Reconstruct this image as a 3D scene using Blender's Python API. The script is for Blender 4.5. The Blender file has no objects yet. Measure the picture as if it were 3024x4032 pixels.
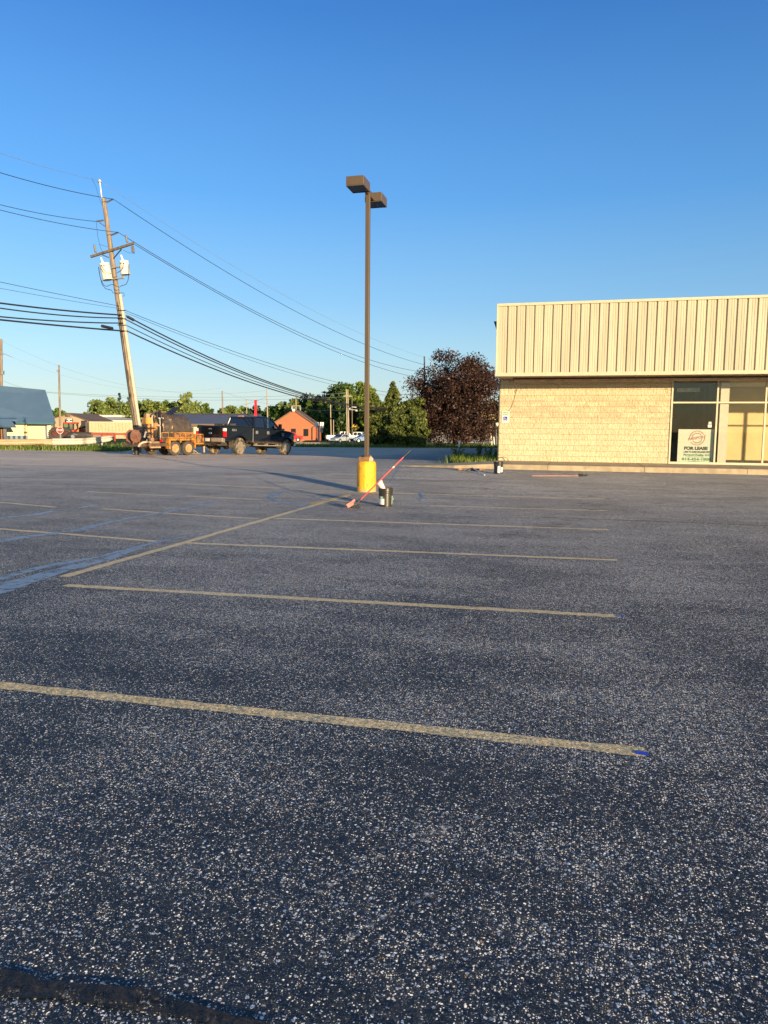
import bpy, bmesh, math, random
import numpy as np
from math import sin, cos, tan, radians, pi, atan, sqrt
from mathutils import Vector as V, Matrix, Euler
random.seed(7); np.random.seed(7)
S = bpy.context.scene; COL = S.collection
# ------------------------------------------------------------------ survey: camera and ground
F = 2950.; PHI = radians(14.5); PIT = atan((2016-1690)/F); RHO = radians(.47); HC = 1.55
r0 = V((cos(PHI), sin(PHI), 0)); f0 = V((-sin(PHI), cos(PHI), 0)); UZ = V((0, 0, 1))
fw = f0*cos(PIT)-UZ*sin(PIT); up = f0*sin(PIT)+UZ*cos(PIT)
RR = r0*cos(RHO)+up*sin(RHO); UU = up*cos(RHO)-r0*sin(RHO); CAM = V((0, 0, HC))
def ray(x, y): return fw+RR*((x-1512)/F)-UU*((y-2016)/F)
def sm(a, b, x):
    t = min(1, max(0, (x-a)/(b-a))); return t*t*(3-2*t)
def H(X, Y):                                   # height of the ground
    d = -X*sin(PHI)+Y*cos(PHI); w = sm(-16, -6, X)
    z = w*(.235*sm(17, 25.2, Y)-.235*sm(31, 40, Y))+(1-w)*.06*sm(24, 34, Y)-(.1+.06*(1-w))*sm(38, 45, Y)
    t = d-50
    return z-.0097*(0 if t < 0 else (t*t/30 if t < 15 else t-7.5) if t < 200 else 192.5)
def G(x, y, dz=0):                             # where a sight line meets the ground
    r = ray(x, y); t = 0; 
    for i in range(4000):
        t += .02+t*.003; p = CAM+r*t
        if p.z < H(p.x, p.y): break
    lo, hi = t-.02-t*.004, t
    for i in range(25):
        m = (lo+hi)/2; p = CAM+r*m
        if p.z < H(p.x, p.y): hi = m
        else: lo = m
    p = CAM+r*hi; return V((p.x, p.y, H(p.x, p.y)+dz))
def PD(x, y, d):                               # point at level distance d in front of the camera
    r = ray(x, y); return CAM+r*(d/r.dot(f0))
def PY(x, y, Y):
    r = ray(x, y); return CAM+r*(Y/r.y)
def CW(x, d, z=None):                          # camera-aligned plan coordinates -> world
    p = r0*x+f0*d; p.z = H(p.x, p.y) if z is None else z; return p
def ang(th): return PHI+radians(th)            # heading measured from camera right
# ------------------------------------------------------------------ objects
def tag(o, label=None, cat=None, group=None, kind=None):
    if label: o['label'] = label
    if cat: o['category'] = cat
    if group: o['group'] = group
    if kind: o['kind'] = kind
    return o
def thing(name, label, cat, loc=(0, 0, 0), rz=0, group=None):
    o = bpy.data.objects.new(name, None); COL.objects.link(o); o.empty_display_size = .2
    o.location = loc; o.rotation_euler = (0, 0, rz); return tag(o, label, cat, group)
class MB:
    def __init__(s): s.v = []; s.f = []; s.m = []; s.mi = 0
    def add(s, vs, fs):
        b = len(s.v); s.v += [V(p) for p in vs]
        for f in fs: s.f.append([b+i for i in f]); s.m.append(s.mi)
        return s
    def box(s, c, d, rot=None):
        c = V(c); vs = []
        for i in range(8):
            p = V(((i & 1)-.5, ((i >> 1) & 1)-.5, ((i >> 2) & 1)-.5)); p = V((p.x*d[0], p.y*d[1], p.z*d[2]))
            if rot: p = rot @ p
            vs.append(c+p)
        return s.add(vs, [(0, 2, 3, 1), (4, 5, 7, 6), (0, 1, 5, 4), (2, 6, 7, 3), (0, 4, 6, 2), (1, 3, 7, 5)])
    def bx(s, x0, x1, y0, y1, z0, z1): return s.box(((x0+x1)/2, (y0+y1)/2, (z0+z1)/2), (x1-x0, y1-y0, z1-z0))
    def bar(s, a, b, w, h=None, upv=UZ):
        a = V(a); b = V(b); d = b-a; L = d.length; h = h or w
        if L < 1e-6: return s
        x = d/L; y = upv.cross(x)
        if y.length < 1e-3: y = V((0, 1, 0)).cross(x)
        y.normalize(); z = x.cross(y)
        return s.box((a+b)/2, (L, w, h), Matrix((x, y, z)).transposed())
    def cyl(s, a, b, ra, rb=None, n=12, cap=True):
        a = V(a); b = V(b); rb = ra if rb is None else rb; x = (b-a).normalized()
        y = x.orthogonal().normalized(); z = x.cross(y); vs = []
        for p, r in ((a, ra), (b, rb)):
            for i in range(n):
                t = 2*pi*i/n; vs.append(p+y*(r*cos(t))+z*(r*sin(t)))
        fs = [(i, (i+1) % n, n+(i+1) % n, n+i) for i in range(n)]
        if cap: fs += [tuple(range(n-1, -1, -1)), tuple(range(n, 2*n))]
        return s.add(vs, fs)
    def tube(s, pts, r, n=6):
        pts = [V(p) for p in pts]; b = len(s.v); N = len(pts); y = None
        for k, p in enumerate(pts):
            t = (pts[min(k+1, N-1)]-pts[max(k-1, 0)]).normalized()
            if y is None: y = t.orthogonal().normalized()
            y = (y-t*y.dot(t)).normalized(); z = t.cross(y); rr = r[k] if isinstance(r, (list, tuple)) else r
            for i in range(n):
                q = 2*pi*i/n; s.v.append(p+y*(rr*cos(q))+z*(rr*sin(q)))
        for k in range(N-1):
            for i in range(n):
                s.f.append([b+k*n+i, b+k*n+(i+1) % n, b+(k+1)*n+(i+1) % n, b+(k+1)*n+i]); s.m.append(s.mi)
        s.f += [[b+i for i in range(n-1, -1, -1)], [b+(N-1)*n+i for i in range(n)]]; s.m += [s.mi]*2
        return s
    def lathe(s, prof, n=24, c=(0, 0, 0), ax=None, closed=False):   # prof: (r, h) ; about z or a rotated axis
        c = V(c); R = ax or Matrix.Identity(3); b = len(s.v); N = len(prof)
        for r, h in prof:
            for i in range(n):
                t = 2*pi*i/n; s.v.append(c+R @ V((r*cos(t), r*sin(t), h)))
        for k in range(N-1 if not closed else N):
            k2 = (k+1) % N
            for i in range(n):
                s.f.append([b+k*n+i, b+k*n+(i+1) % n, b+k2*n+(i+1) % n, b+k2*n+i]); s.m.append(s.mi)
        if not closed:
            if prof[0][0] > 1e-4: s.f.append([b+i for i in range(n-1, -1, -1)]); s.m.append(s.mi)
            if prof[-1][0] > 1e-4: s.f.append([b+(N-1)*n+i for i in range(n)]); s.m.append(s.mi)
        return s
    def prism(s, poly, y0, y1):                  # poly in (x, z), extruded along y
        n = len(poly); vs = [(x, y0, z) for x, z in poly]+[(x, y1, z) for x, z in poly]
        return s.add(vs, [tuple(range(n-1, -1, -1)), tuple(range(n, 2*n))]+[(i, n+i, n+(i+1) % n, (i+1) % n)[::-1] for i in range(n)])
    def sph(s, c, r, n=10, sc=(1, 1, 1)):
        prof = [(max(1e-5, r*sin(pi*k/n)), -r*cos(pi*k/n)) for k in range(n+1)]
        b = len(s.v); s.lathe(prof, 2*n)
        for i in range(b, len(s.v)):
            p = s.v[i]; s.v[i] = V((p.x*sc[0], p.y*sc[1], p.z*sc[2]))+V(c)
        return s
    def slab(s, a, b, c, d, t):                  # quad with thickness, pushed along -normal
        a, b, c, d = V(a), V(b), V(c), V(d); n = (b-a).cross(d-a).normalized()*t
        return s.add([a, b, c, d, a-n, b-n, c-n, d-n], [(0, 1, 2, 3), (7, 6, 5, 4), (0, 4, 5, 1), (1, 5, 6, 2), (2, 6, 7, 3), (3, 7, 4, 0)])
    def build(s, name, mats, parent=None, world=False, smooth=False, bevel=0, seg=2, sharp=None):
        me = bpy.data.meshes.new(name); off = V((0, 0, 0))
        if world and parent:
            p = parent
            while p.parent: p = p.parent
            off = V(p.location)
        me.from_pydata([tuple(p-off) for p in s.v], [], s.f)
        mats = mats if isinstance(mats, (list, tuple)) else [mats]
        for m in mats: me.materials.append(m)
        if len(mats) > 1: me.polygons.foreach_set('material_index', s.m)
        bm = bmesh.new(); bm.from_mesh(me); bmesh.ops.recalc_face_normals(bm, faces=bm.faces); bm.to_mesh(me); bm.free()
        if smooth:
            me.polygons.foreach_set('use_smooth', [True]*len(me.polygons))
            me.set_sharp_from_angle(angle=radians(sharp or 40))
        o = bpy.data.objects.new(name, me); COL.objects.link(o)
        if parent: o.parent = parent
        if bevel:
            m = o.modifiers.new('bevel', 'BEVEL'); m.width = bevel; m.segments = seg; m.limit_method = 'ANGLE'; m.angle_limit = radians(40)
        return o
def copy_tree(o, parent=None):
    c = o.copy(); COL.objects.link(c)
    if parent: c.parent = parent
    for ch in list(o.children): copy_tree(ch, c)
    return c
_dg = []
def text(name, s, size, mat, M, parent=None, align='CENTER', ext=.002, off=0, sx=1):
    cu = bpy.data.curves.new('t', 'FONT'); cu.body = s; cu.size = size; cu.align_x = align; cu.align_y = 'CENTER'; cu.extrude = ext; cu.offset = off
    o = bpy.data.objects.new('t', cu); COL.objects.link(o)
    me = bpy.data.meshes.new_from_object(o.evaluated_get(bpy.context.evaluated_depsgraph_get()))
    bpy.data.objects.remove(o); me.transform(Matrix.Diagonal((sx, 1, 1, 1))); me.transform(M); me.name = name
    me.materials.clear(); me.materials.append(mat)
    r = bpy.data.objects.new(name, me); COL.objects.link(r)
    if parent: r.parent = parent
    return r
def join_meshes(name, objs, mat, parent):
    bm = bmesh.new()
    for o in objs: bm.from_mesh(o.data)
    me = bpy.data.meshes.new(name); bm.to_mesh(me); bm.free(); me.materials.append(mat)
    for o in objs: bpy.data.objects.remove(o)
    r = bpy.data.objects.new(name, me); COL.objects.link(r); r.parent = parent; return r
def face_frame(o, x, n):                        # text frame: origin, right vector, outward normal
    x = V(x).normalized(); n = V(n).normalized(); y = n.cross(x)
    return Matrix.Translation(V(o)) @ Matrix((x, y, n)).transposed().to_4x4()
# ------------------------------------------------------------------ materials
class NT:
    def __init__(s, name):
        s.m = bpy.data.materials.new(name); s.m.use_nodes = True; s.t = s.m.node_tree; s.t.nodes.clear()
        s.out = s.t.nodes.new('ShaderNodeOutputMaterial')
    def n(s, typ, **kw):
        k = s.t.nodes.new('ShaderNode'+typ)
        for a, b in kw.items():
            if a.startswith('i_'):
                key = a[2:].replace('_', ' ')
                key = int(key) if key.isdigit() else key
                s.set(k.inputs[key], b)
            else: setattr(k, a, b)
        return k
    def set(s, sock, val):
        if hasattr(val, 'is_output') or isinstance(val, bpy.types.NodeSocket): s.t.links.new(val, sock)
        elif isinstance(val, (tuple, list)) and len(val) == 3 and sock.type == 'RGBA': sock.default_value = (*val, 1)
        else: sock.default_value = val
    def math(s, op, a, b=0, c=0, clamp=False):
        k = s.n('Math', operation=op, use_clamp=clamp); s.set(k.inputs[0], a); s.set(k.inputs[1], b); s.set(k.inputs[2], c); return k.outputs[0]
    def mix(s, f, a, b, blend='MIX'):
        k = s.n('Mix', data_type='RGBA', blend_type=blend); s.set(k.inputs[0], f); s.set(k.inputs[6], a); s.set(k.inputs[7], b); return k.outputs[2]
    def rng(s, v, a, b, c=0., d=1., smooth=True):
        k = s.n('MapRange', interpolation_type='SMOOTHSTEP' if smooth else 'LINEAR'); s.set(k.inputs[0], v)
        for i, x in enumerate((a, b, c, d)): s.set(k.inputs[i+1], x)
        return k.outputs[0]
    def noise(s, vec, scale, detail=4, rough=.55, dist=0):
        k = s.n('TexNoise'); s.set(k.inputs['Vector'], vec); k.inputs['Scale'].default_value = scale
        k.inputs['Detail'].default_value = detail; k.inputs['Roughness'].default_value = rough; k.inputs['Distortion'].default_value = dist; return k.outputs['Fac']
    def pos(s): return s.n('NewGeometry').outputs['Position']
    def obj(s): return s.n('TexCoord').outputs['Object']
    def scale(s, vec, x, y, z):
        k = s.n('Mapping'); s.set(k.inputs[0], vec); k.inputs['Scale'].default_value = (x, y, z); return k.outputs[0]
    def sep(s, v): return s.n('SeparateXYZ', i_0=v).outputs
    def finish(s, col, rough=.6, metal=0, bump=None, bstr=.3, bdist=.01, spec=.5, nrm=None, **kw):
        b = s.n('BsdfPrincipled'); s.set(b.inputs['Base Color'], col); s.set(b.inputs['Roughness'], rough); s.set(b.inputs['Metallic'], metal)
        s.set(b.inputs['Specular IOR Level'], spec)
        for k, x in kw.items(): s.set(b.inputs[k.replace('_', ' ')], x)
        if nrm is not None: s.t.links.new(nrm, b.inputs['Normal'])
        if bump is not None:
            bp = s.n('Bump'); bp.inputs['Strength'].default_value = bstr; bp.inputs['Distance'].default_value = bdist
            s.set(bp.inputs['Height'], bump); s.t.links.new(bp.outputs[0], b.inputs['Normal'])
        s.t.links.new(b.outputs[0], s.out.inputs[0]); return s.m
MC = {}
def mat(name, col, rough=.6, metal=0, var=.18, sc=6, bump=.15, dirt=None, dsc=3, dth=.55, spec=.5, bd=.01, stretch=(1, 1, 1)):
    if name in MC: return MC[name]
    t = NT(name); p = t.scale(t.obj(), *stretch); n = t.noise(p, sc, 5)
    c = t.mix(t.rng(n, .3, .7), tuple(x*(1-var) for x in col), tuple(min(1, x*(1+var)) for x in col))
    if dirt: c = t.mix(t.rng(t.noise(p, dsc, 6, .65), dth, dth+.12), c, dirt)
    MC[name] = t.finish(c, rough, metal, t.noise(p, sc*9, 3) if bump else None, bump, bd, spec); return MC[name]
def asphalt_nodes(t):
    P = t.pos(); x, y, z = t.sep(P)
    wob = t.n('TexNoise'); t.set(wob.inputs['Vector'], P); wob.inputs['Scale'].default_value = 75; wob.inputs['Detail'].default_value = 2
    pw = t.n('VectorMath', operation='MULTIPLY_ADD'); t.set(pw.inputs[0], wob.outputs['Color']); pw.inputs[1].default_value = (.012, .012, 0); t.set(pw.inputs[2], P)
    PW = pw.outputs[0]
    big = t.noise(P, .35, 4, .6); mid = t.noise(t.scale(P, .6, 1.6, 1), 1.1, 4, .6)
    dens = t.math('ADD', t.math('MULTIPLY', big, .55), t.math('MULTIPLY', mid, .45))
    thr = t.math('SUBTRACT', t.rng(dens, .36, .64, .93, .58), t.rng(y, 3, 13, 0, .2))
    def stones(sc, thr, r0_, r1_):
        v = t.n('TexVoronoi', voronoi_dimensions='2D'); t.set(v.inputs['Vector'], PW); v.inputs['Scale'].default_value = sc
        cs = t.sep(v.outputs['Color'])
        keep = t.math('GREATER_THAN', cs[0], thr)
        rad = t.math('MULTIPLY_ADD', t.math('POWER', cs[1], 2), r1_, r0_)
        m = t.rng(t.math('DIVIDE', v.outputs['Distance'], rad), .65, 1.1, 1, 0)
        return t.math('MULTIPLY', m, keep), cs[2], v.outputs['Color']
    a, ra, ca = stones(72, thr, .17, .32); b, rb, cb = stones(140, t.math('ADD', thr, -.02), .2, .28); c3, rc, cc = stones(230, t.math('ADD', thr, -.06), .22, .25)
    m = t.math('MAXIMUM', t.math('MAXIMUM', a, b), t.math('MULTIPLY', c3, t.rng(y, 2, 7, .3, .6)))
    sc_ = t.mix(t.rng(ra, .1, .8), (.55, .56, .57), (1.0, 1.0, 1.0))
    sc_ = t.mix(t.math('GREATER_THAN', ra, .97), sc_, (.40, .26, .15))
    fine = t.noise(P, 190, 3, .6)
    base = t.mix(t.rng(fine, .3, .72), (.009, .017, .029), (.042, .053, .068))  # bluish tint painted in for sky reflected by the sealed asphalt
    base = t.mix(t.rng(t.noise(P, 3, 5, .7), .45, .75, 0, .5), base, (.075, .08, .09))
    # older, lighter surface further out; far left tan brightened as if sunlit
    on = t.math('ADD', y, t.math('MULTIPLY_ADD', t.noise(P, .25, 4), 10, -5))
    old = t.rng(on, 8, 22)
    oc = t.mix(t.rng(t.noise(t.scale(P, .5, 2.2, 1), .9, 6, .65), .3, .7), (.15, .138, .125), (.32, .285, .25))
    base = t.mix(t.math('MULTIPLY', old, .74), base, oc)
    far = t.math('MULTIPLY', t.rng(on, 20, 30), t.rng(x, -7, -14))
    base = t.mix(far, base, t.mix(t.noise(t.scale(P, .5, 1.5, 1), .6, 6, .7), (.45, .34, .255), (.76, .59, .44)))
    # dark tyre scuffs and sealcoat drags
    st = t.noise(t.scale(P, .16, 1.5, 1), 1., 5, .6, .8)
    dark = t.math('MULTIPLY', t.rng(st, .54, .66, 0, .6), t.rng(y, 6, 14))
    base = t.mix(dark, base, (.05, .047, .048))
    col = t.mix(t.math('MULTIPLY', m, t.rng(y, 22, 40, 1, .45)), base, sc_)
    # every chip lies at its own tilt
    ti = t.n('VectorMath', operation='MULTIPLY_ADD'); t.set(ti.inputs[0], t.mix(.4, ca, cb)); ti.inputs[1].default_value = (1, 1, 0); ti.inputs[2].default_value = (-.5, -.5, 0)
    tk_ = t.n('VectorMath', operation='SCALE'); t.set(tk_.inputs[0], ti.outputs[0]); t.set(tk_.inputs['Scale'], t.math('MAXIMUM', t.math('MULTIPLY_ADD', m, 1.0, .35), t.rng(y, 6, 16, .3, 1.8)))
    ad = t.n('VectorMath', operation='ADD'); t.set(ad.inputs[0], tk_.outputs[0]); t.t.links.new(t.n('NewGeometry').outputs['Normal'], ad.inputs[1])
    nz = t.n('VectorMath', operation='NORMALIZE'); t.t.links.new(ad.outputs[0], nz.inputs[0])
    bp = t.n('Bump'); bp.inputs['Strength'].default_value = .4; bp.inputs['Distance'].default_value = .004; t.set(bp.inputs['Height'], t.math('ADD', m, t.noise(P, 120, 3))); t.t.links.new(nz.outputs[0], bp.inputs['Normal'])
    return P, col, bp.outputs[0], m, sc_
def asphalt():
    t = NT('asphalt'); P, col, nr, m, s_ = asphalt_nodes(t)
    return t.finish(col, .75, 0, nrm=nr, spec=.35)
def line_paint(name, c, wear, rz=0):
    t = NT(name); P, col, nr, m, s_ = asphalt_nodes(t)
    n = t.noise(P, 38, 5, .75); n2 = t.noise(P, 1.3, 4, .65)
    w = t.math('MULTIPLY', t.rng(t.math('MULTIPLY_ADD', n2, .55, n), wear, wear+.26, .95, .42), t.math('MULTIPLY_ADD', m, -.8, 1))
    pc = t.mix(t.noise(P, 90, 3), tuple(v*.6 for v in c), tuple(min(1, v*1.3) for v in c))
    return t.finish(t.mix(w, col, pc), .7, 0, nrm=nr, spec=.35)
def patchy(name, c0, c1, sc, th, soft=.18, rough=.6, spec=.4):
    t = NT(name); P = t.pos(); _, col, nr, m, s_ = asphalt_nodes(t); n = t.noise(t.scale(P, 1, 1, 1), sc, 6, .7)
    b = t.n('BsdfPrincipled'); t.set(b.inputs['Base Color'], t.mix(t.noise(P, sc*2.2, 4), c0, c1)); b.inputs['Roughness'].default_value = rough; b.inputs['Specular IOR Level'].default_value = spec; t.t.links.new(nr, b.inputs['Normal']) if rough > .5 else None
    tr = t.n('BsdfTransparent'); mx = t.n('MixShader'); t.set(mx.inputs[0], t.rng(n, th, th+soft)); t.t.links.new(tr.outputs[0], mx.inputs[1]); t.t.links.new(b.outputs[0], mx.inputs[2]); t.t.links.new(mx.outputs[0], t.out.inputs[0]); return t.m
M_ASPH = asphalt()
M_LINE = line_paint('worn_yellow_paint', (.74, .55, .27), .85)
M_LINE2 = line_paint('faded_white_paint', (.50, .46, .40), .74)
M_BLUE = mat('blue_chalk', (.02, .08, .6), .8)
def leafmat(name, cols, tr=.3):
    t = NT(name); r = t.n('NewGeometry').outputs['Random Per Island']; n = t.noise(t.obj(), .45, 3)
    k = t.n('ValToRGB'); t.set(k.inputs[0], t.math('MULTIPLY_ADD', n, .7, t.math('MULTIPLY_ADD', r, .5, -.12), clamp=True))
    e = k.color_ramp.elements
    e[0].color = (*cols[0], 1); e[0].position = .2; e[1].color = (*cols[2], 1); e[1].position = .8
    q = e.new(.5); q.color = (*cols[1], 1)
    d = t.n('BsdfDiffuse'); t.set(d.inputs[0], k.outputs[0]); g = t.n('BsdfTranslucent'); t.set(g.inputs[0], k.outputs[0])
    gl = t.n('BsdfGlossy'); gl.inputs['Roughness'].default_value = .5; t.set(gl.inputs[0], (.6, .6, .6))
    mx = t.n('MixShader'); mx.inputs[0].default_value = tr; t.t.links.new(d.outputs[0], mx.inputs[1]); t.t.links.new(g.outputs[0], mx.inputs[2])
    m2 = t.n('MixShader'); m2.inputs[0].default_value = .035; t.t.links.new(mx.outputs[0], m2.inputs[1]); t.t.links.new(gl.outputs[0], m2.inputs[2])
    t.t.links.new(m2.outputs[0], t.out.inputs[0]); return t.m
L_MID = leafmat('leaf_mid_green', ((0.0374, 0.085, 0.017), (0.0935, 0.1615, 0.0306), (0.187, 0.255, 0.051)))
L_LIGHT = leafmat('leaf_light_green', ((0.0788, 0.1313, 0.0315), (0.175, 0.2275, 0.056), (0.2975, 0.3325, 0.0875)))
L_DARK = leafmat('leaf_dark_green', ((0.0204, 0.051, 0.0153), (0.051, 0.0986, 0.0238), (0.102, 0.153, 0.034)))
L_FRESH = leafmat('leaf_yellow_green', ((0.051, 0.102, 0.017), (0.1445, 0.2125, 0.0255), (0.289, 0.34, 0.051)))
L_MAPLE = leafmat('leaf_maroon', ((.02, .012, .012), (.05, .027, .021), (.12, .058, .04)), .22)
L_SPRUCE = leafmat('needle_blue_green', ((0.018, 0.042, 0.027), (0.0375, 0.0675, 0.045), (0.0675, 0.105, 0.0675)), .1)
M_BARK = mat('bark', (.10, .08, .065), .9, var=.35, sc=9, bump=.6, stretch=(1, 1, .25))
M_GRASSB = leafmat('grass_blade', ((0.075, 0.1275, 0.021), (0.15, 0.225, 0.0375), (0.3, 0.3, 0.09)), .3)
def ground_mat():
    t = NT('meadow_grass'); P = t.pos()
    a = t.mix(t.rng(t.noise(P, .12, 5, .6), .3, .7), (.05, .075, .02), (.13, .14, .045))
    c = t.mix(t.rng(t.noise(P, 2.2, 6, .7), .35, .7), a, (.07, .10, .022))
    return t.finish(c, .95, 0, t.noise(P, 5, 5, .7), .8, .15, .1)
M_GROUND = ground_mat()
def glass(name, tint=(1, 1, 1), refl=.06, opac=0., oc=(.01, .01, .012)):
    t = NT(name); tr = t.n('BsdfTransparent'); t.set(tr.inputs[0], tint); gl = t.n('BsdfGlossy'); gl.inputs['Roughness'].default_value = .02
    df = t.n('BsdfDiffuse'); t.set(df.inputs[0], oc)
    lw = t.n('LayerWeight'); lw.inputs[0].default_value = .2
    f = t.math('MULTIPLY_ADD', lw.outputs['Fresnel'], .6, refl, clamp=True)
    m0 = t.n('MixShader'); m0.inputs[0].default_value = opac; t.t.links.new(tr.outputs[0], m0.inputs[1]); t.t.links.new(df.outputs[0], m0.inputs[2])
    mx = t.n('MixShader'); t.set(mx.inputs[0], f); t.t.links.new(m0.outputs[0], mx.inputs[1]); t.t.links.new(gl.outputs[0], mx.inputs[2])
    t.t.links.new(mx.outputs[0], t.out.inputs[0]); return t.m
GL_SHOP = glass('shop_glass', (.985, .99, .98), .03)
GL_CLEAR = glass('clear_car_glass', (.8, .85, .85), .04)
GL_TINT = glass('tinted_car_glass', (.1, .12, .15), .14, .75, (.012, .014, .02))
WOOD = mat('weathered_pole_wood', (.225, .175, .125), .85, var=.4, sc=7, bump=.7, stretch=(3, 3, .12), dirt=(.07, .055, .04), dsc=5, dth=.52)
WOODG = mat('grey_pole_wood', (.33, .275, .205), .85, var=.3, sc=7, bump=.5, stretch=(3, 3, .15))
STEEL = mat('galvanised_steel', (.42, .42, .41), .45, .7, var=.15)
DSTEEL = mat('dark_steel', (.06, .06, .065), .5, .5)
BLACK = mat('black_plastic', (.018, .018, .02), .42, bump=.1)
RUBBER = mat('cable_rubber', (.012, .013, .016), .6, bump=0)
CREAM = mat('cream_enamel', (.68, .63, .5), .4, var=.06)
WHITE = mat('white_paint', (.78, .78, .76), .45, var=.06)
REDP = mat('red_paint', (.55, .03, .025), .4, var=.15)
# ------------------------------------------------------------------ ground
AZ = [-180+i*4 for i in range(36)]+[-36+i*.5 for i in range(145)]+[40+i*4 for i in range(35)]
EDGE = [(-180, 60), (-60, 70), (-36, 66), (-27, 58), (-21.5, 55), (-19.4, 53.5), (-18.6, 58), (-16, 72), (-12, 75), (-7, 75), (-3, 74), (1, 75), (6, 78), (9, 78), (14, 76), (25, 70), (60, 60), (180, 60)]
def edge(a):
    for (a0, e0), (a1, e1) in zip(EDGE, EDGE[1:]):
        if a0 <= a <= a1: return e0+(e1-e0)*(a-a0)/(a1-a0)
    return 60
def fan(rads, dz, rim=None, jit=0):
    vs = []; fs = []; N = len(AZ); Rn = len(rads)
    for a in AZ:
        e = rim(a) if rim else 1
        if jit and -36 < a < 36: e += random.uniform(-jit, jit)
        t = PHI+radians(90-a)
        for r in rads:
            x, y = cos(t)*r*e, sin(t)*r*e; vs.append((x, y, H(x, y)+dz))
    for i in range(N):
        for k in range(Rn-1):
            j = (i+1) % N
            fs.append((i*Rn+k, j*Rn+k, j*Rn+k+1, i*Rn+k+1) if rads[k] > 0 else (i*Rn+k, j*Rn+k+1, i*Rn+k+1))
    m = MB(); m.add(vs, fs); return m
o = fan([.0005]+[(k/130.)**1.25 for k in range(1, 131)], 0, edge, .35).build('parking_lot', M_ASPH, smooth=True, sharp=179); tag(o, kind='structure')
rr = [.05]+[1+i for i in range(33)]+[34+i*2 for i in range(40)]+[115+i*8 for i in range(20)]+[290, 350, 450, 600, 900, 1500, 2600]
o = fan(rr, -.08).build('ground', M_GROUND, smooth=True, sharp=179); tag(o, kind='structure')
_sn = [0]
def strip(name, pts, w, m, dz=.002, world=False, kind='structure', label=None, jag=0, n=None):
    _sn[0] += 1; dz_ = .0012+.00012*_sn[0]
    P = [G(*p) if not world else V((p[0], p[1], H(p[0], p[1]))) for p in pts]; Q = []
    for a, b in zip(P, P[1:]):
        k = max(2, int((b-a).length/(.12 if jag else .4))+1)
        for i in range(k): Q.append(a.lerp(b, i/k))
    Q.append(P[-1]); vs = []; fs = []
    for i, p in enumerate(Q):
        t = (Q[min(i+1, len(Q)-1)]-Q[max(i-1, 0)]); t.z = 0; t.normalize(); nrm = V((-t.y, t.x, 0))
        ww = (w[0]+(w[1]-w[0])*i/(len(Q)-1)) if isinstance(w, tuple) else w
        for s_ in (-1, 1):
            q = p+nrm*(s_*(ww/2+random.uniform(-jag, jag)))+t*random.uniform(-jag, jag); vs.append((q.x, q.y, H(q.x, q.y)+dz_+(.002 if q.y > 16 else 0)))
        if i: fs.append((2*i-2, 2*i-1, 2*i+1, 2*i))
    mb = MB(); mb.add(vs, fs); o = mb.build(name, m); tag(o, kind=kind); return o
LW = .105
for k, (xl, xr, y, yr) in enumerate([(-5.2, .37, 3.62, 3.70), (-4.85, .39, 6.22, 6.48), (-5.18, .49, 9.02, 9.36), (-5.05, .5, 12.0, 12.25), (-2.9, .58, 15.02, 15.2), (-4.8, .6, 17.6, 17.72), ]):
    strip('parking_line', [(xl, y), (xr, yr)], LW, M_LINE, world=True, jag=.008)
for pts in ([(-60, 2078), (300, 2106), (619, 2132)], [(400, 2003), (700, 2024), (1020, 2043)], [(-40, 1975), (217, 1997)], [(345, 1936), (672, 1953)], [(735, 1953), (1027, 1968)],
            [(612, 1901), (1100, 1923)], [(1130, 1926), (1395, 1937)], [(1240, 1961), (1470, 1987)]):
    strip('parking_line', pts, LW, M_LINE, jag=.006)
strip('parking_line', [(250, 2272), (729, 2136), (1000, 2058), (1180, 2006), (1376, 1950)], .12, M_LINE, dz=.003, jag=.01)
strip('parking_line', [(1225, 1986), (1374, 1948)], .13, mat('fresh_yellow_paint', (.62, .40, .11), .7), dz=.006)
for pts in ([(1540, 1832), (1800, 1846), (2100, 1858)], [(1700, 1834), (1960, 1850), (2300, 1862), (2700, 1876)]): strip('faded_line', pts, .09, M_LINE2, jag=.01)
for x, y in ((2527, 2968), (2440, 2427)):
    p = G(x, y); m = MB(); m.add([(p.x-.03, p.y-.02, .004), (p.x+.03, p.y-.025, .004), (p.x+.028, p.y+.02, .004), (p.x-.03, p.y+.018, .004)], [(0, 1, 2, 3)])
    tag(m.build('paint_mark', M_BLUE), kind='structure')
SEAL = patchy('crack_sealer', (.11, .13, .165), (.34, .37, .42), 6, .27, .26, .42, .7); t = NT('unused'); _u = t.finish(t.mix(t.rng(t.noise(t.pos(), 14, 5, .7), .4, .65), (.03, .031, .034), (.075, .078, .085)), t.rng(t.noise(t.pos(), 9, 4), .3, .7, .22, .5), 0, t.noise(t.pos(), 14, 4), .3, .02, .55)  # pale blue-grey colour stands in for sky mirrored on the smooth sealer
TAR = patchy('dark_tar', (.012, .012, .014), (.036, .036, .04), 9, .30, .25, .7)
DUST = patchy('pale_dust', (.40, .39, .37), (.66, .65, .62), 24, .47, .16, .9)
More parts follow.
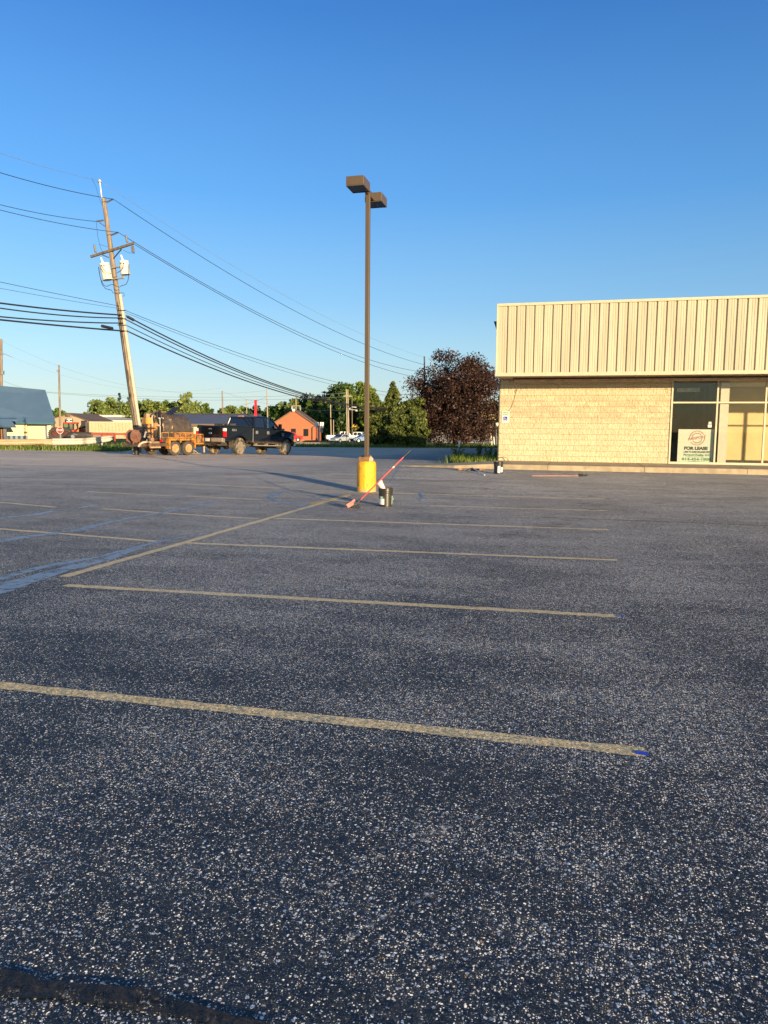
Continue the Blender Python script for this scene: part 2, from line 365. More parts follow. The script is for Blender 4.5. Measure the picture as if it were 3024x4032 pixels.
for pts, w in (([(-300, 2400), (0, 2325), (200, 2256), (440, 2196), (560, 2150), (690, 2122)], (.30, .08)), ([(-300, 2360), (60, 2290), (300, 2222)], (.16, .06)), ([(-200, 2310), (0, 2278), (190, 2228), (350, 2200)], (.16, .1)), ([(180, 2236), (400, 2190), (640, 2128), (820, 2100)], (.10, .06)),
               ([(-60, 2140), (120, 2112), (300, 2090), (480, 2045)], (.2, .14)), ([(480, 2045), (660, 2016), (845, 1978)], (.12, .16)), ([(-60, 2046), (130, 2028), (215, 2012)], .16), ([(310, 2000), (380, 1988)], .12),
               ([(1055, 1950), (1110, 1938), (1105, 1944), (1060, 1956), (1090, 1972), (1150, 1986), (1215, 1998)], .10), ([(1110, 1938), (1200, 1916), (1290, 1898)], .06), ([(1150, 1982), (1250, 1964), (1350, 1944)], .07),
               ([(1625, 1936), (1655, 1940), (1668, 1958), (1650, 1968)], (.05, .12)), ([(1080, 2006), (1320, 2016), (1530, 2020)], .06), ([(1580, 1832), (1540, 1898), (1600, 1880)], .03),
               ([(1535, 2020), (1900, 2034), (2130, 2036)], .05), ([(1400, 2016), (1475, 2019)], .05)):
    strip('crack_sealer', pts, w, SEAL, dz=.008, jag=.02)
strip('road_crack', [(2130, 2037), (2500, 2051), (2800, 2062), (3080, 2074)], .05, TAR, dz=.007, jag=.015)
strip('road_crack', [(-80, 3862), (250, 3900), (560, 3940), (840, 4010), (1050, 4080)], (.085, .05), TAR, dz=.004, jag=.012)
TRK = patchy('tyre_track_dust', (.45, .46, .48), (.85, .85, .85), 34, .535, .16, .9)
SKID = patchy('tyre_skid', (.05, .05, .055), (.11, .105, .105), 5, .47, .4, .8)
SCUFF = mat('scuffed_concrete_grey', (.42, .40, .38), .8, var=.2)
strip('paint_mark', [(2735, 2120), (2780, 2150), (2815, 2190), (2870, 2226), (2930, 2252)], (.05, .09), DUST, dz=.005, jag=.02)
for pts, w in (([(2230, 1955), (2330, 1992), (2320, 2030), (2180, 2072), (1960, 2112)], .3), ([(2010, 2215), (1930, 2290), (1850, 2420), (1800, 2520)], .3), ([(2080, 1925), (2330, 1955), (2620, 1985)], .25), ([(1600, 1905), (1900, 1925), (2200, 1955)], .25), ([(60, 1860), (420, 1880), (800, 1885)], .3), ([(1180, 1776), (1290, 1766), (1420, 1766)], .5), ([(1490, 1782), (1560, 1770), (1480, 1764)], .4)): strip('tyre_mark', pts, w, SKID, dz=.003, jag=.02)
for pts, w in (([(2655, 2212), (2700, 2214), (2738, 2212)], .1), ([(1440, 2046), (1510, 2044)], .12), ([(700, 2520), (820, 2498)], .05)): strip('paint_mark', pts, w, DUST, dz=.006, jag=.03)
for pts, w in (([(1150, 3560), (1500, 3390), (1800, 3250), (2050, 3130), (2450, 2930), (2800, 2770), (3060, 2690)], .035), ([(1330, 3720), (1650, 3545), (1850, 3430), (2150, 3290)], .035), ([(1890, 2930), (2200, 2800), (2500, 2690), (2900, 2560)], .04), ([(2100, 2130), (1960, 2290), (1800, 2480)], .08), ([(611, 2119), (720, 2046), (822, 1986)], .22), ([(560, 2540), (690, 2510), (830, 2480)], .07), ([(1390, 3390), (1660, 3290), (1760, 3255)], .04)): strip('tyre_track', pts, w, TRK, dz=.003, jag=.012)
# ------------------------------------------------------------------ store on the right
YW = 28.6; YF = 26.7; YK = 25.5; XL = PY(1966, 1700, YW).x; XF = PY(1953, 1485, YF).x; XR = 46.; ZS = .405
FT = PY(2500, 1178, YF).z; FB = PY(2500, 1477, YF).z; YB = 46.
CONC = mat('concrete', (.36, .29, .19), .85, var=.2, sc=3, bump=.4, dirt=(.27, .22, .16), dsc=2.2, dth=.56)
m = MB(); LE = -6.3; 
m.add([(LE, YK+.9, H(LE, YK)+.012), (XL-1.2, YK+.02, H(-4, YK)+.10), (XL, YK, ZS), (14, YK, ZS), (XR, YK, ZS), (XR, YW, ZS), (XL, YW, ZS), (XL-1.9, YK+2.2, .30), (LE, YK+1.6, H(LE, YK+1.6)+.012),
       (LE, YK+.9, 0), (XL-1.2, YK+.02, 0), (XL, YK, 0), (14, YK, 0), (XR, YK, 0), (XR, YW, 0), (XL, YW, 0), (XL-1.9, YK+2.2, 0), (LE, YK+1.6, 0)],
      [(0, 1, 7, 8), (1, 2, 6, 7), (2, 3, 4, 5, 6), (0, 9, 10, 1), (1, 10, 11, 2), (2, 11, 12, 3), (3, 12, 13, 4), (8, 17, 9, 0), (7, 16, 17, 8), (6, 15, 16, 7), (5, 14, 15, 6), (4, 13, 14, 5)])
o = m.build('pavement', CONC, bevel=.015); tag(o, kind='structure')
m = MB()
for x in [XL+1.95+3.05*i for i in range(12)]: m.bx(x-.008, x+.008, YK-.004, YK+3, ZS-.16, ZS+.003)
tag(m.build('pavement_joint', mat('joint_dark', (.12, .10, .08), .9)), kind='structure')
root = thing('store_building', 'cream strip-mall store with grooved metal fascia, block wall and shop windows', 'building', (XL, YW, ZS-.2))
SID = mat('cream_siding', (.47, .415, .295), .5, var=.10, sc=1.2, bump=.05, stretch=(3, 3, .3), dirt=(.38, .30, .19), dsc=1.6, dth=.62)
TRIM = mat('cream_trim', (.52, .455, .32), .5, var=.06, dirt=(.25, .19, .12), dsc=1.5, dth=.68)
m = MB(); per = .305; n = int((XR-XF)/per); x = XF+.10; pr = [(XF, 0), (XF+.06, 0)]
for i in range(n):
    a = x+i*per
    pr += [(a+.05, 0), (a+.058, .008), (a+.075, .008), (a+.083, 0), (a+.125, 0), (a+.133, .008), (a+.15, .008), (a+.158, 0), (a+.205, 0), (a+.228, .07), (a+.262, .07), (a+.278, 0)]
pr.append((XR, 0)); z0, z1 = FB+.11, FT-.08; b = len(pr)
m.add([(a, YF+.012+d, z0) for a, d in pr]+[(a, YF+.012+d, z1) for a, d in pr], [(i, i+1, b+i+1, b+i) for i in range(b-1)])
m.bx(XF, XR, YF+.06, YF+.25, FB+.1, FT-.06)
m.build('fascia', SID, root, True)
m = MB(); m.bx(XF-.02, XR, YF-.03, YF+.28, FT-.09, FT); m.bx(XF-.02, XF+.012, YF-.03, YF+.28, FB+.11, FT-.09)
m.build('coping', TRIM, root, True, bevel=.006)
m = MB(); m.bx(XF-.035, XR, YF-.035, YF+.03, FB, FB+.12); m.build('fascia_trim', TRIM, root, True, bevel=.006)
m = MB(); m.mi = 0; y0 = YF+.03
m.add([(XF, y0, FB+.04), (XR, y0, FB+.04), (XR, YW, FB+.04), (XL-.02, YW, FB+.04)], [(0, 1, 2, 3)])
for i in range(60): m.bx(XF+.3+i*.4, XF+.32+i*.4, y0, YW-.05, FB+.02, FB+.038)
m.build('soffit', mat('soffit_metal', (.42, .35, .24), .5), root, True)
m = MB(); m.bx(XF, XF+.03, YF+.25, YB, FB, FT-.1); m.bx(XF+.03, XR, YB-.2, YB, ZS, FT-.1); m.build('side_cladding', SID, root, True)
m = MB(); m.bx(XF+.03, XR, YF+.25, YB-.2, FT-.35, FT-.25); m.build('roof', mat('roof_felt', (.2, .2, .2), .9), root, True)
t = NT('split_face_block'); P = t.pos(); xs, ys, zs = t.sep(P); cv = t.n('CombineXYZ', i_0=xs, i_1=t.math('SUBTRACT', zs, ZS)).outputs[0]
bk = t.n('TexBrick'); t.set(bk.inputs['Vector'], cv); bk.inputs['Scale'].default_value = 1; bk.inputs['Brick Width'].default_value = .40; bk.inputs['Row Height'].default_value = .2025; bk.inputs['Mortar Size'].default_value = .005
t.set(bk.inputs['Color1'], (.60, .52, .35)); t.set(bk.inputs['Color2'], (.55, .465, .305)); t.set(bk.inputs['Mortar'], (.47, .385, .24)); bk.inputs['Mortar Smooth'].default_value = .3
crag = t.noise(t.scale(P, 1.6, 1, 1), 11, 4, .6, .6)
bandm = t.math('MULTIPLY', t.math('MULTIPLY', t.rng(zs, ZS+1.2, ZS+1.7), t.rng(zs, ZS+2.65, ZS+2.2)), t.rng(t.noise(t.scale(P, 1.2, 1, 3.5), 1.3, 2), .42, .56))
bc = t.mix(t.math('MULTIPLY', bandm, .6), bk.outputs['Color'], (.50, .365, .235))
c = t.mix(t.rng(crag, .54, .68, 0, .6), bc, (.44, .30, .15))
hh = t.math('ADD', t.math('MULTIPLY', t.math('SUBTRACT', 1, bk.outputs['Fac']), .55), t.math('MULTIPLY', crag, 1.1))
BLOCK = t.finish(c, .9, 0, hh, .8, .06, .15)
X0 = PY(2640, 1700, YW).x
m = MB(); m.bx(XL, X0, YW, YW+.2, ZS, FB+.04); m.bx(XL, XL+.2, YW+.2, YB-.2, ZS, FB+.04); m.build('block_wall', BLOCK, root, True)
m = MB(); m.bx(XL-.035, XL-.003, YW-.02, YW+.1, ZS, FB+.03); m.build('corner_trim', mat('dark_trim', (.10, .09, .08), .6), root, True)
m = MB(); m.bx(XL+.55, XR, YW-.62, YW-.5, FB-.12, FB-.03); m.build('light_trough', mat('trough_tan', (.45, .34, .24), .6), root, True)
m = MB(); m.bx(XL+.5, XR, YW-.5, YW-.44, FB-.09, FB+.03); m.build('trough_back', mat('trough_brown', (.16, .08, .045), .7), root, True)
m = MB(); m.add([(XF-.02, YF+.3, FT-.55), (XF-.16, YF+.3, FT-.55), (XF-.02, YF+.3, FT-.95), (XF-.02, YF+.62, FT-.55), (XF-.16, YF+.62, FT-.55), (XF-.02, YF+.62, FT-.95)], [(0, 1, 2), (5, 4, 3), (0, 3, 4, 1), (1, 4, 5, 2), (2, 5, 3, 0)])
m.build('wall_light', DSTEEL, root, True)
FR = mat('cream_frame', (.56, .50, .36), .45, var=.05); mx = [X0]+[PY(q, 1700, YW).x for q in (2818, 3008)]
st = mx[2]-mx[1]; mx += [mx[2]+st*(i+1) for i in range(14)]; zt = PY(2740, 1585, YW).z; zb = PY(2740, 1826, YW).z; zTop = FB+.04
win = MB()
for q in mx: win.bx(q-.028, q+.028, YW-.03, YW+.07, zb+.06, zTop)
for z_, h_ in ((zb+.03, .06), (zt, .055)):
    for a, b_ in zip(mx, mx[1:]):
        if z_ > zb+.1: win.bx(a+.028, b_-.028, YW-.025, YW+.065, z_-h_/2, z_+h_/2)
win.bx(X0-.028, mx[-1], YW-.03, YW+.07, zb-.02, zb+.06)
w = win.build('shop_window', FR, root, True, bevel=.004)
for a, b_ in zip(mx, mx[1:]):
    for za, zc in ((zb+.06, zt-.027), (zt+.027, zTop)):
        g = MB(); g.bx(a+.028, b_-.028, YW+.015, YW+.021, za, zc); g.build('pane', GL_SHOP, w, True)
m = MB(); m.bx(mx[-1]+.03, XR, YW, YW+.2, ZS, zTop); m.build('block_wall', BLOCK, root, True)
YI = YW+4.45; xc = mx[1]+.12
YEL = mat('yellow_plaster', (.60, .47, .24), .8, var=.06, sc=1.5); DRK = mat('unlit_room_tone', (.11, .12, .115), .9, var=.3, sc=1); PAL = mat('pale_plaster', (.50, .45, .36), .8, var=.05)  # dark room walls toned as if unlit, bluish for reflections on the pane
m = MB(); m.bx(xc+.3, XR, YI, YI+.15, ZS, zTop); m.build('interior_wall', YEL, root, True)
m = MB(); m.bx(xc, xc+.28, YW+.12, YW+.35, ZS, zTop); m.build('column', PAL, root, True)
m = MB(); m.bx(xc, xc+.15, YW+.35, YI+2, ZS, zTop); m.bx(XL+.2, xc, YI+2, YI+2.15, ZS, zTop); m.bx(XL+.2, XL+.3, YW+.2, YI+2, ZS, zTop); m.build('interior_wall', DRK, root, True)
m = MB(); m.bx(XL+.2, XR, YW+.2, YI+2, ZS-.05, ZS+.02); m.build('interior_floor', mat('grey_carpet', (.14, .13, .11), .95), root, True)
m = MB(); m.bx(XL+.2, XR, YW+.2, YI+2, zTop-.12, zTop-.03); m.build('ceiling', mat('ceiling_tile', (.5, .45, .33), .9), root, True)
m = MB(); m.bx(mx[0]+.3, mx[0]+1.1, YW+1.3, YW+1.45, zTop-.45, zTop-.3); m.build('strip_light', mat('lamp_grey', (.5, .5, .5), .5), root, True)
# lease board behind the glass
a = PY(2672, 1690, YW+.08); b_ = PY(2808, 1690, YW+.08); bw = mx[1]-.03-a.x; bh = a.z-zb-.06; cx = a.x+bw/2; zc = zb+.06+bh/2
sg = thing('lease_sign', 'white FOR LEASE board with round red stamp standing inside the shop window', 'sign', (cx, YW+.1, zb+.06))
m = MB(); m.bx(-bw/2, bw/2, -.012, .012, 0, bh); m.build('board', mat('board_white', (.46, .50, .41), .5, var=.03), sg)
INK_R = mat('ink_red', (.30, .06, .05), .6); INK_D = mat('ink_dark', (.035, .04, .035), .6); INK_G = mat('ink_green', (.03, .16, .07), .6)
def ft(x, z, rot=0): return Matrix.Translation(V((x, -.0135, z))) @ Matrix.Rotation(pi/2, 4, 'X') @ Matrix.Rotation(rot, 4, 'Z')
fz = lambda k: bh*(1-k)
text('lettering', 'FOR LEASE', .145, INK_D, ft(.01*bw, fz(.585)), sg, ext=.001, off=.010, sx=1.18*bw/1.25)
text('lettering', '1,000 TO 8,000 SQUARE FEET', .078, INK_D, ft(.04*bw, fz(.695)), sg, ext=.001, off=.005, sx=.93*bw/1.25)
text('lettering', 'Passport Realty, LLC', .085, INK_G, ft(.05*bw, fz(.785)), sg, ext=.001, off=.005, sx=1.3*bw/1.25)
text('lettering', 'CONTACT PETE MITCHELL', .045, INK_G, ft(0, fz(.848)), sg, ext=.001, sx=1.2*bw/1.25)
text('lettering', '814-454-1800', .125, INK_G, ft(.04*bw, fz(.92)), sg, ext=.001, off=.004, sx=1.45*bw/1.25)
text('lettering', 'pmitchell@passport.com', .045, INK_G, ft(.04*bw, fz(.98)), sg, ext=.001, sx=1.3*bw/1.25)
sr = bh*.215; sc = V((.03*bw, 0, fz(.265))); m = MB()
def ringarc(r, w, a0, a1, n=28):
    vs = []; fs = []
    for i in range(n+1):
        q = radians(a0+(a1-a0)*i/n)
        for k in (r-w/2, r+w/2): vs.append((sc.x+k*cos(q), -.0145, sc.z+k*sin(q)))
        if i: fs.append((2*i-2, 2*i-1, 2*i+1, 2*i))
    m.add(vs, fs)
for r_ in (sr, sr*.66): ringarc(r_, .02, 30, 190); ringarc(r_, .02, 215, 372)
objs = [m.build('t', INK_R)]
objs.append(text('t', 'PASSPORT', .12, INK_R, ft(sc.x, sc.z, radians(12)), None, ext=.001, off=.002, sx=1.1))
for word, ctr, flip in (('REALTY, LLC', 108, 1), ('REALTORS', 290, -1)):
    for i, ch in enumerate(word):
        q = radians(ctr-flip*(i-(len(word)-1)/2)*10.5); 
        objs.append(text('t', ch, .045, INK_R, ft(sc.x+sr*.83*cos(q), sc.z+sr*.83*sin(q), q-pi/2 if flip > 0 else q+pi/2), None, ext=.001))
join_meshes('stamp_logo', objs, INK_R, sg)
p = PY(2795, 1672, YW+.07); nt_ = thing('window_notice', 'small white paper notice taped inside dark shop window above the lease board', 'notice', (p.x, p.y, p.z-.1))
m = MB(); m.bx(-.06, .06, 0, .004, 0, .13); m.bx(-.04, .05, .002, .006, .13, .2); m.build('paper', WHITE, nt_)
m = MB(); m.bx(-.055, .055, -.002, 0, .1, .125); m.build('header', INK_D, nt_)
# reserved parking sign
a = PY(1975, 1620, YW-.012); b_ = PY(2005.5, 1665, YW-.012); wS = b_.x-a.x; hS = wS*1.5; px_, pz_ = (a.x+b_.x)/2, (a.z+b_.z)/2
ps = thing('parking_sign', 'white RESERVED PARKING sign with blue wheelchair symbol on block wall', 'sign', (px_, YW-.012, pz_-hS/2))
m = MB(); m.bx(-wS/2, wS/2, -.003, .006, 0, hS); m.build('plate', mat('sign_white', (.70, .68, .58), .4, var=.04), ps, bevel=.002)
GRN = mat('sign_green', (.05, .20, .10), .5); BLU = mat('sign_blue', (.012, .05, .36), .4)
def fs_(x, z): return Matrix.Translation(V((x, -.0045, z))) @ Matrix.Rotation(pi/2, 4, 'X')
k = hS
text('lettering', 'RESERVED', .135*k, GRN, fs_(0, k*.85), ps, ext=.001, off=.003, sx=.83); text('lettering', 'PARKING', .115*k, GRN, fs_(0, k*.695), ps, ext=.001, off=.003, sx=.9)
m = MB(); u = .033*k; m.bx(-.17*k, .17*k, -.006, -.0042, .21*k, .55*k); o = m.build('symbol_panel', BLU, ps)
m = MB(); yy = -.0065
m.tube([(-.06*k, yy, .42*k), (-.05*k, yy, .34*k), (.06*k, yy, .34*k), (.10*k, yy, .26*k), (.13*k, yy, .27*k)], .014*k, 4)
m.tube([(-.02*k+.085*k*cos(q), yy, .31*k+.085*k*sin(q)) for q in [radians(130+i*24) for i in range(9)]], .012*k, 4); m.tube([(-.055*k, yy, .39*k), (.03*k, yy, .39*k)], .011*k, 4); m.sph((-.065*k, yy, .47*k), .026*k, 6, (1, .15, 1))
m.build('wheelchair_symbol', WHITE, o)
m = MB(); m.bx(-.17*k, .17*k, -.006, -.0035, .105*k, .13*k)
for s_ in (-1, 1): m.add([(s_*.23*k, -.006, .1175*k), (s_*.15*k, -.006, .155*k), (s_*.15*k, -.006, .08*k)], [(0, 1, 2)])
m.build('arrow', GRN, ps)
m = MB(); bz = .012*k
for (x0, x1, z0_, z1_) in ((-wS/2+bz, wS/2-bz, bz, 2*bz), (-wS/2+bz, wS/2-bz, hS-2*bz, hS-bz), (-wS/2+bz, -wS/2+2*bz, 2*bz, hS-2*bz), (wS/2-2*bz, wS/2-bz, 2*bz, hS-2*bz)): m.bx(x0, x1, -.005, -.0032, z0_, z1_)
m.build('border', GRN, ps)
p = [PY(2037, 1532, YW-.03), PY(2027, 1541, YW-.03), PY(2030, 1548, YW-.03), PY(2035, 1536, YW-.02), PY(2026, 1570, YW-.03), PY(2016, 1600, YW-.03), PY(2003, 1619, YW-.03)]
m = MB(); m.tube(p, .006, 5); o = m.build('dangling_wire', mat('wire_brown', (.2, .12, .07), .7)); tag(o, 'thin brown wire dangling down the block wall to the parking sign', 'wire')
p = PY(2624, 1531, YW-.03); m = MB(); m.tube([p+V((0, .03, 0)), p+V((.02, -.03, .01)), p+V((.05, -.03, -.02)), p+V((.03, -.02, -.1)), p+V((.06, -.01, -.16))], .006, 5)
o = m.build('wire_stub', mat('wire_brown', (.2, .12, .07), .7)); tag(o, 'short frayed brown wire stub sticking out of block wall near the window', 'wire')
p = V((XL+.02, YW-.08, ZS)); m = MB(); m.tube([p+V((.02, 0, .1)), p+V((.16, -.02, .15)), p+V((.28, -.05, .12)), p+V((.36, -.08, .03)), p+V((.38, -.1, .012))], .013, 6)
o = m.build('hose_stub', mat('hose_tan', (.28, .19, .10), .6)); tag(o, 'short tan hose curling out at the foot of the block wall corner', 'hose')
# ------------------------------------------------------------------ lamp post
lp = V((-5.086, 17.9, 0)); root = thing('lamp_post', 'brown twin-head parking lot lamp post on a yellow concrete base', 'lamp post', lp)
BRN = mat('brown_enamel', (.088, .062, .038), .45, var=.06, bump=.03, stretch=(1, 1, .2))
t = NT('chipped_yellow_paint'); P = t.obj(); n1 = t.noise(t.scale(P, 1, 1, .5), 9, 6, .75); n2 = t.noise(t.scale(P, 4, 4, .5), 6, 5, .7)
c = t.mix(t.rng(n2, .35, .7), (.72, .33, .010), (.80, .44, .016)); c = t.mix(t.rng(n1, .56, .62), c, (.34, .19, .06)); zz = t.sep(P)[2]
c = t.mix(t.math('MULTIPLY', t.rng(zz, .10, .02), t.rng(n2, .4, .55)), c, (.35, .3, .24))
YCON = t.finish(c, .6, 0, t.math('MULTIPLY_ADD', n1, -.6, t.noise(P, 22, 4)), .7, .02)
m = MB(); m.lathe([(.245, -.02), (.24, .05), (.236, .3), (.236, .66), (.225, .72), (.195, .755), (.0001, .755)], 28)
for i, q in enumerate(m.v): m.v[i] = V((q.x*(1+.02*sin(i*1.7)), q.y*(1+.02*sin(i*2.3)), q.z+.006*sin(i*.9)))
m.build('concrete_base', YCON, root, smooth=True)
zt_ = 7.12
m = MB(); m.bx(-.051, .051, -.051, .051, .75, zt_); m.build('pole', BRN, root, bevel=.008)
m = MB(); R = Matrix.Rotation(radians(-6), 3, 'Y') @ Matrix.Rotation(radians(8), 3, 'X')
for c_, d_ in (((0, -.125, 0), (.25, .004, .11)), ((0, .125, 0), (.25, .004, .11)), ((-.125, 0, 0), (.004, .246, .11)), ((.125, 0, 0), (.004, .246, .11))): m.box(V((-.035, -.02, .83))+R @ V(c_), d_, R)
m.build('base_cover', mat('brown_sheet', (.20, .12, .06), .5, dirt=(.12, .05, .025), dth=.55, dsc=8), root)
m = MB(); m.add([(.10, -.15, .755), (.185, -.07, .755), (.19, -.06, .825), (.145, -.10, .885), (.11, -.15, .845), (.15, -.05, .775)], [(0, 1, 2, 3, 4), (1, 5, 2), (2, 5, 3)])
o = m.build('lit_cover_side', mat('sunlit_rust', (.55, .30, .20), .6), root)  # right side of the base cover, rust colour lightened as if sunlit
def head(y0, y1, xa, xb):
    zb_ = 7.085; zc_ = zb_+.217
    m = MB(); m.bx(xa, xb, y0, y1, zb_+.02, zc_); hd = m.build('lamp_head', BRN, root, bevel=.008)
    m = MB(); m.bx(xa+.03, xb-.03, y0+.03, y1-.03, zb_+.008, zb_+.016); m.build('lens', mat('dark_lens', (.02, .025, .035), .15, bump=0), hd)
    m = MB()
    for (a, b_, c_, d_) in ((xa, xb, y0, y0+.028), (xa, xb, y1-.028, y1), (xa, xa+.028, y0+.028, y1-.028), (xb-.028, xb, y0+.028, y1-.028)): m.bx(a, b_, c_, d_, zb_, zb_+.018)
    m.build('lens_frame', BRN, hd)
    m = MB(); ya, yb_ = (y1, -.052) if y1 < 0 else (.052, y0); m.bx(-.03, .03, ya, yb_, zb_+.02, zb_+.15); m.build('arm', BRN, hd)
head(-.80, -.25, -.30, .12); head(.47, 1.02, -.215, .205)
# ------------------------------------------------------------------ bucket and tools beside the post
def bucket_mb(sc=1.):
    m = MB(); prof = [(.0001, 0), (.126, 0), (.131, .006), (.1385, .255), (.146, .256), (.146, .266), (.1395, .268), (.1415, .288), (.149, .289), (.149, .299), (.1425, .301), (.144, .322), (.152, .323), (.152, .334), (.146, .336), (.147, .362), (.152, .363), (.152, .371), (.143, .372), (.138, .30), (.124, .015), (.0001, .012)]
    return m.lathe([(r*sc, h*sc) for r, h in prof], 36)
def bucket(label, loc, group=None, handle=20, mtl=BLACK):
    r = thing('bucket', label, 'bucket', loc, 0, group); bucket_mb().build('body', mtl, r, smooth=True, sharp=30)
    m = MB(); q = radians(handle); ax = V((cos(q), sin(q), 0)); out = V((sin(q), -cos(q), 0))
    pts = [ax*(.152*cos(pi*i/14))*1.0+out*(.155*sin(pi*i/14))*.55+out*.07*sin(pi*i/14)+V((0, 0, .295-.15*sin(pi*i/14))) for i in range(15)]
    m.tube(pts, .0025, 5); h = m.build('handle', STEEL, r); 
    m = MB(); m.tube(pts[6:9], .008, 6); m.build('grip', WHITE, h)
    for s_ in (-1, 1):
        m = MB(); m.cyl(ax*(s_*.14)+V((0, 0, .295)), ax*(s_*.158)+V((0, 0, .295)), .012, n=8); m.build('handle_boss', mtl, r)
    return r
def label_patch(r, a0, a1, z0, z1, m_, name='label_patch', dr=.0015):
    m = MB(); n = 10; vs = []; fs = []
    for i in range(n+1):
        q = radians(a0+(a1-a0)*i/n)
        for z_ in (z0, z1): R_ = .131+.0075*(z_/.255)+dr; vs.append((R_*cos(q), R_*sin(q), z_))
        if i: fs.append((2*i-2, 2*i-1, 2*i+1, 2*i))
    m.add(vs, fs); return m.build(name, m_, r)
g = G(1512, 1996); bl = V((g.x+.0, g.y+.13, 0))
GLOSSB = mat('glossy_black_plastic', (.026, .023, .018), .3, bump=0, spec=1.)
bk1 = bucket('glossy black bucket with white and green label holding a pale scoop, beside yellow base', bl, 'black plastic buckets', 110, GLOSSB)
LWH = mat('label_white', (.78, .78, .74), .5, var=.04); LGR = mat('label_green', (.015, .13, .05), .5)
label_patch(bk1, 200, 272, .045, .162, LWH, 'label'); label_patch(bk1, 200, 272, .163, .215, LGR, 'label'); label_patch(bk1, 348, 395, .045, .215, mat('label_mint', (.35, .6, .38), .5), 'label')
label_patch(bk1, 225, 258, .188, .203, LWH, 'label_print', .002); label_patch(bk1, 235, 258, .17, .18, LWH, 'label_print', .002)
for z_ in (.14, .125, .11, .09, .075): label_patch(bk1, 205, 250, z_, z_+.003, mat('ink_grey', (.35, .36, .38), .6), 'label_print', .002)
m = MB(); ax = Matrix.Rotation(radians(-32), 3, 'Y') @ Matrix.Rotation(radians(6), 3, 'X')
m.lathe([(.035, -.06), (.055, .055), (.07, .16), (.066, .16), (.05, .055), (.0001, -.03)], 20, (0, 0, 0), ax)
sc_ = m.build('scoop', mat('pale_pink_plastic', (.75, .58, .52), .4, var=.05), smooth=True); sc_.location = bl+V((-.065, .03, .36)); tag(sc_, 'pale pink plastic scoop tilted in the mouth of the labelled black bucket', 'scoop')
# red-handled crack brush leaning behind the bucket
hb = G(1392, 2000); d0 = hb.dot(f0); tp = PD(1617, 1772, d0+.30); lo_ = PD(1410, 1977, d0+.02)
rt = thing('pole_brush', 'red long-handled crack brush with pink block head propped across the labelled bucket', 'brush', (hb.x, hb.y, 0))
REDH = mat('red_handle', (.62, .035, .04), .35, var=.05, bump=.02)
m = MB(); m.cyl(lo_.lerp(tp, .04), lo_.lerp(tp, .86), .0135, n=10); m.build('handle', REDH, rt, True, smooth=True)
m = MB(); m.cyl(lo_.lerp(tp, .86), tp, .0125, n=10); m.build('grip', BLACK, rt, True, smooth=True)
m = MB(); m.cyl(lo_.lerp(tp, .655), lo_.lerp(tp, .685), .0165, n=10); m.build('collar', CREAM, rt, True)
m = MB(); m.cyl(lo_.lerp(tp, -.06), lo_.lerp(tp, .05), .02, n=10); m.box(hb+V((.03, 0, .07)), (.07, .06, .05), Matrix.Rotation(PHI, 3, 'Z')); m.cyl(hb+V((.0, -.04, .035)), hb+V((.0, .0, .035)), .035, n=12); m.cyl(hb+V((.1, -.04, .035)), hb+V((.1, .0, .035)), .035, n=12); m.cyl(hb+V((.06, -.06, .05)), hb+V((.06, .06, .05)), .012, n=8)
m.build('wheel_bracket', DSTEEL, rt, True, bevel=.003)
c0 = PD(1370, 2004, d0-.02); c0.z = 0
m = MB(); R = Matrix.Rotation(PHI+radians(18), 3, 'Z') @ Matrix.Rotation(radians(-28), 3, 'Y')
m.box(c0+V((.035, .01, .075)), (.15, .085, .085), R); m.box(c0+V((.10, .03, .145)), (.07, .05, .045), R)
m.build('brush_head', mat('pink_foam', (.62, .19, .16), .8, bump=.4, sc=12), rt, True, bevel=.008)
g = G(1960, 1866); b2 = bucket('black bucket with torn white label standing near the kerb and squeegee', V((g.x, g.y+.13, H(g.x, g.y+.13))), 'black plastic buckets', 60)
label_patch(b2, 268, 300, .03, .235, LWH, 'label'); label_patch(b2, 312, 345, .05, .2, LWH, 'label')
# squeegee on the ground
a, b_ = G(1804, 1854), G(1911, 1854); rt = thing('squeegee', 'wide wooden squeegee with pale handle lying on the asphalt near the kerb', 'squeegee', (a+b_)/2)
m = MB(); m.bar(a+V((0, 0, .05)), b_+V((0, 0, .05)), .05, .055); m.build('head', mat('stained_wood', (.24, .10, .05), .7, var=.3), rt, True, bevel=.005)
m = MB(); c1 = a.lerp(b_, .18); c2 = a.lerp(b_, .55); m.bar(c1+V((0, -.02, .045)), c2+V((0, -.02, .05)), .06, .08); m.bar(a+V((0, .03, .02)), b_+V((0, .03, .02)), .01, .03); m.build('rubber_blade', BLACK, rt, True)
hd = G(1908, 1872, .015); m = MB(); m.cyl(a.lerp(b_, .5)+V((0, 0, .11)), hd, .014, n=8); m.build('handle', mat('pale_aluminium', (.62, .64, .66), .4, .3), rt, True)
a, b_ = G(2095, 1876, .018), G(2285, 1876, .018); rt = thing('dropped_pole', 'thin pinkish tool handle with black end lying on asphalt below the pavement', 'tool handle', a)
m = MB(); m.cyl(a, b_, .014, n=8); m.build('shaft', mat('faded_red', (.45, .22, .17), .6), rt, True); m = MB(); m.box(b_+V((.02, 0, .025)), (.16, .06, .07)); m.cyl(b_+V((.02, 0, 0)), b_+V((.2, .02, .03)), .02, n=8); m.build('end_fitting', BLACK, rt, True, bevel=.006)
